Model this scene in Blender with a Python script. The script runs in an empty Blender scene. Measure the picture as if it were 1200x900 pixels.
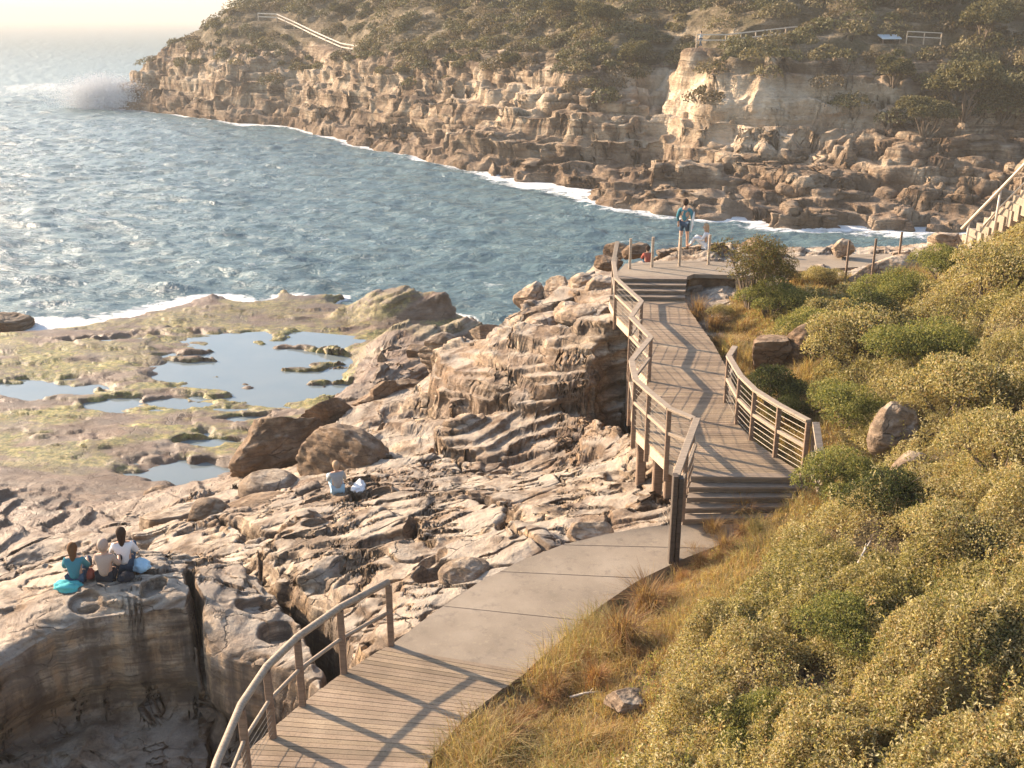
import bpy, math, random
import numpy as np
from mathutils import Vector, Matrix, Quaternion

# ------------------------------------------------------------------ camera, sky, sun, exposure
R = math.radians
HC = 16.0                      # camera height above the sea
FPX = 1200.0                   # focal length in 1200-px-wide picture units
PITCH = math.atan(428 / 1200)
sc = bpy.context.scene
cam = bpy.data.cameras.new('camera'); cam.sensor_width = 36; cam.lens = 36
cam.clip_start = 0.1; cam.clip_end = 30000
camo = bpy.data.objects.new('camera', cam); sc.collection.objects.link(camo)
camo.location = (0, 0, HC); camo.rotation_euler = (math.pi / 2 - PITCH, 0, 0)
sc.camera = camo

SUN_EL = R(21); SUN_DIR = Vector((-0.86, 0.51, 0)).normalized()     # horizontal direction towards the sun
w = bpy.data.worlds.new('World'); sc.world = w; w.use_nodes = True
nt = w.node_tree; bg = nt.nodes['Background']
sky = nt.nodes.new('ShaderNodeTexSky'); sky.sky_type = 'NISHITA'; sky.sun_disc = False
sky.sun_elevation = SUN_EL; sky.sun_rotation = math.atan2(SUN_DIR.x, SUN_DIR.y)
sky.air_density = 1.0; sky.dust_density = 1.2; sky.altitude = 10
nt.links.new(sky.outputs[0], bg.inputs[0]); bg.inputs[1].default_value = 0.12
sl = bpy.data.lights.new('sun', 'SUN'); sl.energy = 5.0; sl.angle = R(0.6); sl.color = (1.0, 0.80, 0.60)
so = bpy.data.objects.new('sun', sl); sc.collection.objects.link(so)
sd = Vector((SUN_DIR.x * math.cos(SUN_EL), SUN_DIR.y * math.cos(SUN_EL), math.sin(SUN_EL)))
so.rotation_euler = sd.to_track_quat('Z', 'Y').to_euler()
sc.view_settings.view_transform = 'Standard'; sc.view_settings.look = 'None'
sc.view_settings.exposure = 1.58; sc.view_settings.gamma = 1
sc.render.engine = 'CYCLES'
cy = sc.cycles
cy.use_denoising = True
cy.max_bounces = 5; cy.diffuse_bounces = 2; cy.glossy_bounces = 2; cy.transmission_bounces = 3
cy.transparent_max_bounces = 6; cy.volume_bounces = 0
cy.use_adaptive_sampling = True; cy.adaptive_threshold = 0.02
cy.caustics_reflective = False; cy.caustics_refractive = False

# ------------------------------------------------------------------ projection helpers (picture point -> place)
cp, sp = math.cos(PITCH), math.sin(PITCH)
def un(px, py, z):
    a = (px - 600) / FPX; b = (py - 450) / FPX
    d = (a, cp - b * sp, -sp - b * cp); t = (z - HC) / d[2]
    return (d[0] * t, d[1] * t)
def un3(px, py, z):
    x, y = un(px, py, z); return (x, y, z)
def unY(px, py, Y):
    a = (px - 600) / FPX; b = (py - 450) / FPX
    d = (a, cp - b * sp, -sp - b * cp); t = Y / d[1]
    return (d[0] * t, Y, HC + d[2] * t)
def proj(x, y, z):
    zc = y * cp - (z - HC) * sp; v = -y * sp - (z - HC) * cp
    return 600 + FPX * x / zc, 450 + FPX * v / zc

# ------------------------------------------------------------------ numpy noise
_rs = np.random.RandomState(7)
_PM = np.concatenate([_rs.permutation(1024)] * 3).astype(np.int32)
_FR = _rs.rand(1024).astype(np.float32); _AN = _rs.rand(1024) * 6.2831853
_GX = np.cos(_AN).astype(np.float32); _GY = np.sin(_AN).astype(np.float32)
def _ii(x): f = np.floor(x); return f, (f.astype(np.int32) & 1023)
def n2(x, y, seed=0):
    x = np.asarray(x, np.float32) if np.ndim(x) else np.float32([x]); y = np.asarray(y, np.float32) if np.ndim(y) else np.float32([y])
    f, ix = _ii(x); fx = x - f; f, iy = _ii(y); fy = y - f
    u = fx * fx * fx * (fx * (fx * 6 - 15) + 10); v = fy * fy * fy * (fy * (fy * 6 - 15) + 10)
    s0 = (seed * 37) & 1023; r0 = _PM[ix + s0]; r1 = _PM[ix + s0 + 1]
    def g(r, j):
        h = _PM[r + iy + j]; return h
    h = g(r0, 0); a = _GX[h] * fx + _GY[h] * fy
    h = g(r1, 0); b = _GX[h] * (fx - 1) + _GY[h] * fy
    a += (b - a) * u
    h = g(r0, 1); c = _GX[h] * fx + _GY[h] * (fy - 1)
    h = g(r1, 1); d = _GX[h] * (fx - 1) + _GY[h] * (fy - 1)
    c += (d - c) * u
    return (a + (c - a) * v) * 1.4
def n3(x, y, z, seed=0):
    x = np.asarray(x, np.float32); y = np.asarray(y, np.float32); z = np.asarray(z, np.float32)
    f, ix = _ii(x); fx = x - f; f, iy = _ii(y); fy = y - f; f, iz = _ii(z); fz = z - f
    u = fx * fx * (3 - 2 * fx); v = fy * fy * (3 - 2 * fy); w_ = fz * fz * (3 - 2 * fz); s0 = (seed * 37) & 1023
    def col(i, j): return _PM[_PM[ix + s0 + i] + iy + j]
    def ed(i, j):
        h = col(i, j); a = _FR[_PM[h + iz] & 1023]; b = _FR[_PM[h + iz + 1] & 1023]; return a + (b - a) * w_
    a = ed(0, 0); a += (ed(1, 0) - a) * u; b = ed(0, 1); b += (ed(1, 1) - b) * u
    return (a + (b - a) * v) * 2 - 1
def fb2(x, y, o=4, seed=0, gain=0.5):
    s = 0; a = 1
    for i in range(o):
        s = s + a * n2(x * 2 ** i + i * 17.3, y * 2 ** i - i * 9.1, seed + i); a *= gain
    return s
def fb3(x, y, z, o=4, seed=0, gain=0.5):
    s = 0; a = 1
    for i in range(o):
        k = 2.03 ** i; s = s + a * n3(x * k + i * 7.7, y * k, z * k - i * 3.3, seed + i); a *= gain
    return s
def wor2(x, y, seed=0):
    """cellular noise: nearest and second nearest distance, id of the nearest cell"""
    x = np.asarray(x, np.float32); y = np.asarray(y, np.float32); fx, ix = _ii(x); fy, iy = _ii(y); fx = x - fx; fy = y - fy
    d1 = np.full(x.shape, 9.0, np.float32); d2 = d1.copy(); cid = np.zeros(x.shape, np.float32); s0 = (seed * 37) & 1023
    for i in (-1, 0, 1):
        for j in (-1, 0, 1):
            h = _PM[_PM[ix + s0 + i + (1024 if i < 0 else 0)] + iy + j + (1024 if j < 0 else 0)] 
            d = np.hypot(i + _FR[h] - fx, j + _FR[(h * 7 + 3) & 1023] - fy); n = d < d1
            d2 = np.where(n, d1, np.minimum(d2, d)); cid = np.where(n, _FR[(h * 13 + 5) & 1023], cid); d1 = np.where(n, d, d1)
    return d1, d2, cid
def ss(a, b, x):
    t = np.clip((x - a) / (b - a), 0, 1); return t * t * (3 - 2 * t)
def rbf(pts):
    P = np.array(pts, float); X = P[:, :2]; D = np.hypot(X[:, None, 0] - X[None, :, 0], X[:, None, 1] - X[None, :, 1])
    n = len(P); A = np.zeros((n + 3, n + 3)); A[:n, :n] = -D - 1e-6 * np.eye(n); A[:n, n] = 1; A[:n, n+1:] = X; A[n, :n] = 1; A[n+1:, :n] = X.T
    b = np.zeros(n + 3); b[:n] = P[:, 2]; c = np.linalg.solve(A, b)
    def f(x, y):
        s = c[n] + c[n+1] * x + c[n+2] * y
        for i in range(n): s = s - c[i] * np.hypot(x - X[i, 0], y - X[i, 1])
        return s
    return f
def gridded(f, x0, x1, y0, y1, st):
    xs = np.arange(x0, x1 + st, st); ys = np.arange(y0, y1 + st, st)
    G = f(*np.meshgrid(xs, ys))
    def g(x, y):
        a = np.clip((x - x0) / st, 0, len(xs) - 1.001); b = np.clip((y - y0) / st, 0, len(ys) - 1.001)
        i = a.astype(int); j = b.astype(int); u = a - i; v = b - j
        return (G[j, i] * (1-u) + G[j, i+1] * u) * (1-v) + (G[j+1, i] * (1-u) + G[j+1, i+1] * u) * v
    return g
def sdpoly(x, y, poly):
    """signed distance to a polygon, positive inside"""
    P = np.array(poly); d = np.full(x.shape, 1e9); ins = np.zeros(x.shape, bool)
    for i in range(len(P)):
        a = P[i]; b = P[(i + 1) % len(P)]; e = b - a
        t = np.clip(((x - a[0]) * e[0] + (y - a[1]) * e[1]) / (e @ e), 0, 1)
        d = np.minimum(d, np.hypot(x - a[0] - t * e[0], y - a[1] - t * e[1]))
        c = ((a[1] > y) != (b[1] > y)) & (x < (b[0] - a[0]) * (y - a[1]) / (b[1] - a[1] + 1e-12) + a[0])
        ins ^= c
    return np.where(ins, d, -d)

# ------------------------------------------------------------------ objects and tags
def link(o, parent=None):
    sc.collection.objects.link(o)
    if parent is not None: o.parent = parent
    return o
def tag(o, label=None, cat=None, group=None, kind=None):
    if label: o['label'] = label
    if cat: o['category'] = cat
    if group: o['group'] = group
    if kind: o['kind'] = kind
    return o
def empty(name, loc=(0, 0, 0), rz=0):
    o = bpy.data.objects.new(name, None); o.location = loc; o.rotation_euler = (0, 0, rz); o.empty_display_size = .2
    return link(o)
def mesh_np(name, V, F, mat, parent=None, smooth=False, attrs=None):
    """V (n,3); F (m,3) or (m,4)"""
    V = np.asarray(V, np.float32); F = np.asarray(F, np.int32); k = F.shape[1]
    me = bpy.data.meshes.new(name); me.vertices.add(len(V)); me.vertices.foreach_set('co', V.ravel())
    me.loops.add(F.size); me.loops.foreach_set('vertex_index', F.ravel())
    me.polygons.add(len(F)); me.polygons.foreach_set('loop_start', np.arange(0, F.size, k, dtype=np.int32))
    me.polygons.foreach_set('loop_total', np.full(len(F), k, np.int32))
    me.polygons.foreach_set('use_smooth', np.full(len(F), bool(smooth)))
    me.update(calc_edges=True)
    if attrs:
        for an, av in attrs.items():
            av = np.asarray(av, np.float32)
            if av.ndim == 1: at = me.attributes.new(an, 'FLOAT', 'POINT'); at.data.foreach_set('value', av)
            else:
                if av.shape[1] == 3: av = np.hstack([av, np.ones((len(av), 1), np.float32)])
                at = me.attributes.new(an, 'FLOAT_COLOR', 'POINT'); at.data.foreach_set('color', av.ravel())
    me.materials.append(mat)
    return link(bpy.data.objects.new(name, me), parent)

class MB:
    """collects solid pieces, built as one mesh object"""
    def __init__(s): s.v = []; s.f = []
    def add(s, vs, fs):
        n = len(s.v); s.v += [tuple(v) for v in vs]; s.f += [tuple(i + n for i in f) for f in fs]
    def beam(s, a, b, wd, ht, up=(0, 0, 1), bev=0.12):
        a = Vector(a); b = Vector(b); d = (b - a).normalized(); up = Vector(up)
        if abs(d.dot(up)) > .98: up = Vector((1, 0, 0))
        sx = d.cross(up).normalized(); sz = sx.cross(d).normalized()
        w2 = wd / 2; h2 = ht / 2; c = min(wd, ht) * bev
        prof = [(-w2 + c, -h2), (w2 - c, -h2), (w2, -h2 + c), (w2, h2 - c), (w2 - c, h2), (-w2 + c, h2), (-w2, h2 - c), (-w2, -h2 + c)]
        vs = [p + sx * u + sz * v for p in (a, b) for u, v in prof]
        fs = [(i, (i + 1) % 8, 8 + (i + 1) % 8, 8 + i) for i in range(8)] + [tuple(range(7, -1, -1)), tuple(range(8, 16))]
        s.add(vs, fs)
    def tube(s, pts, r, n=8, radii=None):
        pts = [Vector(p) for p in pts]; rings = []
        for i, p in enumerate(pts):
            d = (pts[min(i + 1, len(pts) - 1)] - pts[max(i - 1, 0)]).normalized()
            u = Vector((0, 0, 1)) if abs(d.z) < .95 else Vector((1, 0, 0)); a = d.cross(u).normalized(); b = a.cross(d)
            rr = radii[i] if radii else r
            rings.append([p + (a * math.cos(t) + b * math.sin(t)) * rr for t in (2 * math.pi * k / n for k in range(n))])
        vs = [v for rg in rings for v in rg]; fs = []
        for i in range(len(pts) - 1):
            for k in range(n): fs.append((i*n+k, i*n+(k+1) % n, (i+1)*n+(k+1) % n, (i+1)*n+k))
        fs += [tuple(range(n - 1, -1, -1)), tuple((len(pts) - 1) * n + k for k in range(n))]
        s.add(vs, fs)
    def prism(s, poly, z0, z1):
        n = len(poly); zz0 = z0 if isinstance(z0, (list, tuple)) else [z0] * n; zz1 = z1 if isinstance(z1, (list, tuple)) else [z1] * n
        vs = [(p[0], p[1], zz0[i]) for i, p in enumerate(poly)] + [(p[0], p[1], zz1[i]) for i, p in enumerate(poly)]
        s.add(vs, [tuple(range(n - 1, -1, -1)), tuple(range(n, 2 * n))] + [(i, (i + 1) % n, n + (i + 1) % n, n + i) for i in range(n)])
    def build(s, name, mat, parent=None, smooth=False):
        me = bpy.data.meshes.new(name); me.from_pydata(s.v, [], s.f); me.update(); me.materials.append(mat)
        if smooth:
            for p in me.polygons: p.use_smooth = True
        return link(bpy.data.objects.new(name, me), parent)

# ------------------------------------------------------------------ materials
class NT:
    def __init__(s, name):
        s.m = bpy.data.materials.new(name); s.m.use_nodes = True; s.t = s.m.node_tree; s.t.nodes.clear()
        s.out = s.n('ShaderNodeOutputMaterial')
    def n(s, ty, **kw):
        o = s.t.nodes.new(ty)
        for k, v in kw.items(): setattr(o, k, v)
        return o
    def put(s, inp, v):
        if v is None: return
        if hasattr(v, 'links'): s.t.links.new(v, inp)
        else:
            if isinstance(v, (tuple, list)) and len(v) == 3 and len(inp.default_value) == 4: v = (*v, 1)
            inp.default_value = v
    def pos(s): return s.n('ShaderNodeTexCoord').outputs['Object']
    def attr(s, name, out='Fac'): a = s.n('ShaderNodeAttribute', attribute_name=name); return a.outputs[out]
    def noise(s, vec, scale, detail=4, rough=.55, out=0, dist=0):
        o = s.n('ShaderNodeTexNoise'); s.put(o.inputs['Vector'], vec); o.inputs['Scale'].default_value = scale
        o.inputs['Detail'].default_value = detail; o.inputs['Roughness'].default_value = rough; o.inputs['Distortion'].default_value = dist
        return o.outputs[out]
    def map(s, vec, sc_=(1, 1, 1), rot=(0, 0, 0)):
        o = s.n('ShaderNodeMapping'); s.put(o.inputs[0], vec); o.inputs['Scale'].default_value = sc_; o.inputs['Rotation'].default_value = rot
        return o.outputs[0]
    def ramp(s, fac, stops):
        o = s.n('ShaderNodeValToRGB'); s.put(o.inputs[0], fac); e = o.color_ramp.elements
        while len(e) < len(stops): e.new(.5)
        for k, (p, c) in zip(e, stops):
            k.position = p; k.color = (*c, 1) if isinstance(c, (tuple, list)) else (c, c, c, 1)
        return o.outputs[0]
    def mix(s, f, a, b, mode='MIX'):
        o = s.n('ShaderNodeMix', data_type='RGBA', blend_type=mode); s.put(o.inputs[0], f); s.put(o.inputs[6], a); s.put(o.inputs[7], b)
        return o.outputs[2]
    def math(s, op, a, b=0.0, clamp=False):
        o = s.n('ShaderNodeMath', operation=op, use_clamp=clamp); s.put(o.inputs[0], a); s.put(o.inputs[1], b); return o.outputs[0]
    def bump(s, h, dist, strength=1, normal=None):
        o = s.n('ShaderNodeBump'); s.put(o.inputs['Height'], h); o.inputs['Distance'].default_value = dist; o.inputs['Strength'].default_value = strength
        if normal is not None: s.put(o.inputs['Normal'], normal)
        return o.outputs[0]
    def bsdf(s, col, rough=.8, normal=None, spec=.3, **kw):
        o = s.n('ShaderNodeBsdfPrincipled'); s.put(o.inputs['Base Color'], col); s.put(o.inputs['Roughness'], rough)
        s.put(o.inputs['Specular IOR Level'], spec)
        if normal is not None: s.put(o.inputs['Normal'], normal)
        for k, v in kw.items(): s.put(o.inputs[k], v)
        return o.outputs[0]
    def done(s, sh): s.t.links.new(sh, s.out.inputs[0]); return s.m

def rock_mat(name, far=False, tint=(1, 1, 1), warm=.5, streaks=False):
    """weathered sandstone: pale ochre, iron-brown patches, grey lichen, thin bedding"""
    t = NT(name); P = t.pos(); k = .22 if far else 1.0
    big = t.noise(P, .35 * k, 5, .6); mid = t.noise(P, 1.6 * k, 6, .65); fine = t.noise(P, 14 * k, 5, .7)
    bed = t.noise(t.map(P, (.35 * k, .35 * k, 7 * k), (.10, .06, 0)), 1.6, 5, .65)
    c = t.ramp(mid, [(.30, (.13, .095, .065)), (.44, (.29, .215, .145)), (.55, (.42, .33, .23)), (.70, (.56, .47, .35))])
    c = t.mix(t.ramp(big, [(.38, 0.0), (.62, 1.0)]), c, t.ramp(mid, [(.3, (.11, .075, .05)), (.6, (.31, .205, .125)), (.75, (.42, .30, .20))]))
    c = t.mix(t.ramp(bed, [(.36, .75), (.50, 0.0)]), c, (.15, .10, .07), 'MIX')
    c = t.mix(t.ramp(t.noise(P, .9 * k, 4, .6), [(.56, 0.0), (.68, .55)]), c, (.34, .32, .29))
    c = t.mix(t.ramp(fine, [(.34, .55), (.5, 0.0)]), c, (.10, .075, .055))
    if streaks:
        st = t.noise(t.map(P, (1.5, 1.5, .12)), 1.3, 5, .65); g = t.n('ShaderNodeNewGeometry'); sx = t.n('ShaderNodeSeparateXYZ'); t.put(sx.inputs[0], g.outputs['Normal'])
        steep = t.math('MULTIPLY', t.attr('stain'), t.ramp(t.math('ABSOLUTE', sx.outputs[2]), [(.25, 1.0), (.55, 0.0)]))
        c = t.mix(t.math('MULTIPLY', t.ramp(st, [(.50, 0.0), (.58, .75)]), steep), c, (.085, .07, .06))
        c = t.mix(t.math('MULTIPLY', t.ramp(st, [(.38, .75), (.48, 0.0)]), steep), c, (.50, .34, .20))
        c = t.mix(t.math('MULTIPLY', t.attr('wet'), .75), c, (.15, .095, .062), 'MIX')
        # seaweed and algae on the tidal flat
        al = t.math('MULTIPLY', t.attr('algae'), t.ramp(t.noise(P, 2.2, 6, .7), [(.36, 0.0), (.48, 1.0)]))
        ac = t.ramp(t.noise(P, 4, 6, .75), [(.32, (.07, .075, .025)), (.46, (.16, .155, .045)), (.56, (.34, .28, .09)), (.7, (.46, .35, .15))])
        c = t.mix(al, c, ac)
        so_ = t.math('MULTIPLY', t.attr('soil'), 1.0)
        c = t.mix(so_, c, t.ramp(t.noise(P, 5, 5, .7), [(.3, (.05, .04, .022)), (.7, (.16, .12, .06))]))
    c = t.mix(1.0, c, t.ramp(t.noise(P, .55 * k, 5, .65, dist=.5), [(.36, (.58, .52, .47)), (.50, (.92, .90, .87)), (.62, (1.08, 1.06, 1.04))]), 'MULTIPLY')
    c = t.mix(t.ramp(t.noise(t.map(P, (.5, .5, 3.5), (.12, .20, 0)), 1.1, 5, .7), [(.50, 0.0), (.60, .7)]), c, (.13, .095, .068))
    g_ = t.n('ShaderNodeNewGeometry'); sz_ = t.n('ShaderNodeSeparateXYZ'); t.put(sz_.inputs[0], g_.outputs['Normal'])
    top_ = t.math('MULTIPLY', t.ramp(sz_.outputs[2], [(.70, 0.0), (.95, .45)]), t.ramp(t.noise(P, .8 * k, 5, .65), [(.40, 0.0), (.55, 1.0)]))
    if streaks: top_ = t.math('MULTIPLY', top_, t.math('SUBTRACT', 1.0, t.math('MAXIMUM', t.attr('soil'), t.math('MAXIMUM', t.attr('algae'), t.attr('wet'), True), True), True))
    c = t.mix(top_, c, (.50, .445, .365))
    vo = t.n('ShaderNodeTexVoronoi', feature='DISTANCE_TO_EDGE'); t.put(vo.inputs['Vector'], t.mix(.35, t.map(P, (.55 * k, .9 * k, 1.6 * k)), t.noise(P, 1.2 * k, 4, .6, out=1))); vo.inputs['Scale'].default_value = 1.6
    crk = t.ramp(vo.outputs[0], [(.0, 1.0), (.013, 0.0)]); crk = t.math('MULTIPLY', crk, t.ramp(t.noise(P, 1.1 * k, 3, .6), [(.45, 0.0), (.56, 1.0)])); crk = t.math('MULTIPLY', crk, t.math('SUBTRACT', 1.0, t.math('MULTIPLY', t.ramp(t.math('ABSOLUTE', sz_.outputs[2]), [(.3, 1.0), (.6, 0.0)]), .7 if streaks else 0.0))); c = t.mix(t.math('MULTIPLY', crk, .6), c, (.07, .05, .038))
    if tint != (1, 1, 1): c = t.mix(1.0, c, tint, 'MULTIPLY')
    h = t.math('ADD', t.math('MULTIPLY', fine, .35), t.math('ADD', mid, t.math('MULTIPLY', bed, .9)))
    h = t.math('SUBTRACT', h, t.math('MULTIPLY', crk, .8)); nrm = t.bump(h, .07 if not far else .5, 1.0)
    nrm = t.bump(t.noise(P, 45 * k, 3, .7), .012 if not far else .06, .8, nrm)
    r = .85
    if streaks: r = t.math('SUBTRACT', .85, t.math('MULTIPLY', t.attr('wet'), .35))
    return t.done(t.bsdf(c, r, nrm, .25))

def wood_mat(name, a, b, planks=None, rough=.75):
    t = NT(name); P = t.pos()
    g = t.noise(t.map(P, (6, 6, 6)), 1.5, 5, .6); f = t.noise(t.map(P, (3, 40, 40)), 1.0, 4, .6)
    c = t.mix(g, a, b); c = t.mix(t.ramp(f, [(.35, .5), (.55, 0.0)]), c, tuple(x * .45 for x in a))
    return t.done(t.bsdf(c, rough, t.bump(f, .004), .25))
def plain(name, col, rough=.7, bump=0, bs=20, spec=.3, var=.25, metal=0):
    t = NT(name); P = t.pos(); n = t.noise(P, bs, 4, .6)
    c = t.mix(n, tuple(x * (1 - var) for x in col), tuple(min(1, x * (1 + var)) for x in col))
    return t.done(t.bsdf(c, rough, t.bump(n, bump) if bump else None, spec, Metallic=metal))
def leaf_mat(name, trans=.35):
    t = NT(name); c = t.attr('col', 'Color')
    d = t.bsdf(c, .6, None, .18); tr = t.n('ShaderNodeBsdfTranslucent'); t.put(tr.inputs[0], t.mix(1.0, c, (1.0, .95, .55), 'MULTIPLY'))
    m = t.n('ShaderNodeMixShader'); m.inputs[0].default_value = trans; t.t.links.new(d, m.inputs[1]); t.t.links.new(tr.outputs[0], m.inputs[2])
    return t.done(m.outputs[0])

M = {}
M['shelf'] = rock_mat('sandstone_shelf', streaks=True)
M['rock'] = rock_mat('sandstone_boulder')
M['pale_rock'] = rock_mat('bleached_sandstone', tint=(1.35, 1.35, 1.35))
M['brown_rock'] = rock_mat('iron_stained_sandstone', tint=(.75, .66, .57))
M['rail'] = wood_mat('weathered_rail_timber', (.28, .21, .145), (.42, .335, .25))
M['post'] = wood_mat('red_brown_post_timber', (.17, .11, .075), (.30, .205, .14))
M['dark_post'] = wood_mat('dark_shaded_hardwood', (.06, .045, .035), (.12, .09, .07))  # end post stands in shade; that shade is put into the timber colour
M['pale_post'] = wood_mat('pale_post_timber', (.42, .31, .21), (.58, .46, .34))
M['wire'] = plain('steel_wire', (.26, .22, .17), .5, metal=.2)
M['leaf'] = leaf_mat('heath_leaves', .45); M['grass'] = leaf_mat('dry_grass_blades', .45); M['far_leaf'] = leaf_mat('headland_scrub_leaves', .25)
M['bark'] = plain('shrub_bark', (.13, .095, .065), .9, .01)
M['skin'] = plain('skin', (.50, .30, .20), .55, var=.06)

def build_deck_mat():
    t = NT('weathered_deck_boards'); a = t.attr('board', 'Color'); P = t.pos()
    c = t.mix(1.0, t.ramp(t.noise(P, 1.1, 4, .6), [(.35, (.22, .160, .105)), (.6, (.32, .238, .158)), (.75, (.39, .300, .205))]), a, 'MULTIPLY')
    n = t.noise(P, 30, 4, .7)
    c = t.mix(t.ramp(n, [(.35, .4), (.5, 0.0)]), c, (.12, .09, .07))
    return t.done(t.bsdf(c, .75, t.bump(n, .004), .25))
M['deck'] = build_deck_mat()
def concrete_mat():
    t = NT('worn_path_concrete'); P = t.pos(); n = t.noise(P, 1.0, 6, .6); f = t.noise(P, 60, 3, .7)
    c = t.ramp(n, [(.3, (.225, .178, .128)), (.55, (.295, .236, .172)), (.75, (.35, .285, .212))])
    c = t.mix(t.ramp(t.noise(P, 3.5, 5, .7), [(.54, 0.0), (.70, .6)]), c, (.15, .12, .095))
    c = t.mix(t.ramp(t.noise(P, 9, 6, .75), [(.56, 0.0), (.66, .5)]), c, (.36, .29, .20))
    c = t.mix(t.ramp(f, [(.35, .3), (.5, 0.0)]), c, (.2, .17, .14))
    return t.done(t.bsdf(c, .85, t.bump(f, .003), .2))
M['concrete'] = concrete_mat()
def water_mat(name, calm=False):
    t = NT(name); P = t.pos()
    if calm:
        nrm = t.bump(t.noise(P, 3, 3, .5), .004, .5)
        sh = t.bsdf(t.mix(t.noise(P, .5, 3, .5), (.13, .17, .18), (.20, .22, .21)), .06, nrm, .5, IOR=1.33)
        return t.done(sh)
    mp = t.map(P, (.55, 1.3, 1), (0, 0, .35))
    w1 = t.noise(mp, .55, 6, .62, dist=.6); w2 = t.noise(t.map(P, (.8, 1.6, 1), (0, 0, -.3)), 2.2, 5, .65, dist=.4)
    nrm = t.bump(w1, 1.0, .62); nrm = t.bump(w2, .22, .7, nrm)
    deep = t.mix(t.noise(P, .05, 4, .55), (.075, .130, .140), (.125, .185, .185))
    fo = t.attr('foam'); fn = t.noise(t.map(P, (.6, 1.0, 1)), 1.3, 7, .72, dist=1.2); fbig = t.noise(P, .25, 4, .6)
    thr = t.math('SUBTRACT', t.math('ADD', fn, t.math('MULTIPLY', fo, .62)), .78)
    f = t.math('MULTIPLY', thr, 7.0, True)
    f = t.math('MAXIMUM', f, t.math('MULTIPLY', t.math('SUBTRACT', t.math('ADD', t.math('MULTIPLY', fn, .6), t.math('MULTIPLY', fbig, .6)), .712), 6.0, True))
    c = t.mix(f, deep, (.78, .76, .72))
    sp_y = t.n('ShaderNodeSeparateXYZ'); t.put(sp_y.inputs[0], P); far_r = t.math('MULTIPLY', t.math('SUBTRACT', t.math('MULTIPLY', sp_y.outputs[1], .001), .12), .6, True); far_r = t.math('MINIMUM', far_r, .34)
    r = t.math('ADD', t.math('ADD', .24, far_r), t.math('MULTIPLY', f, .6))
    return t.done(t.bsdf(c, r, nrm, .5, IOR=1.33))
M['sea'] = water_mat('sea_water'); M['pool'] = water_mat('pool_water', True)

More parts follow.
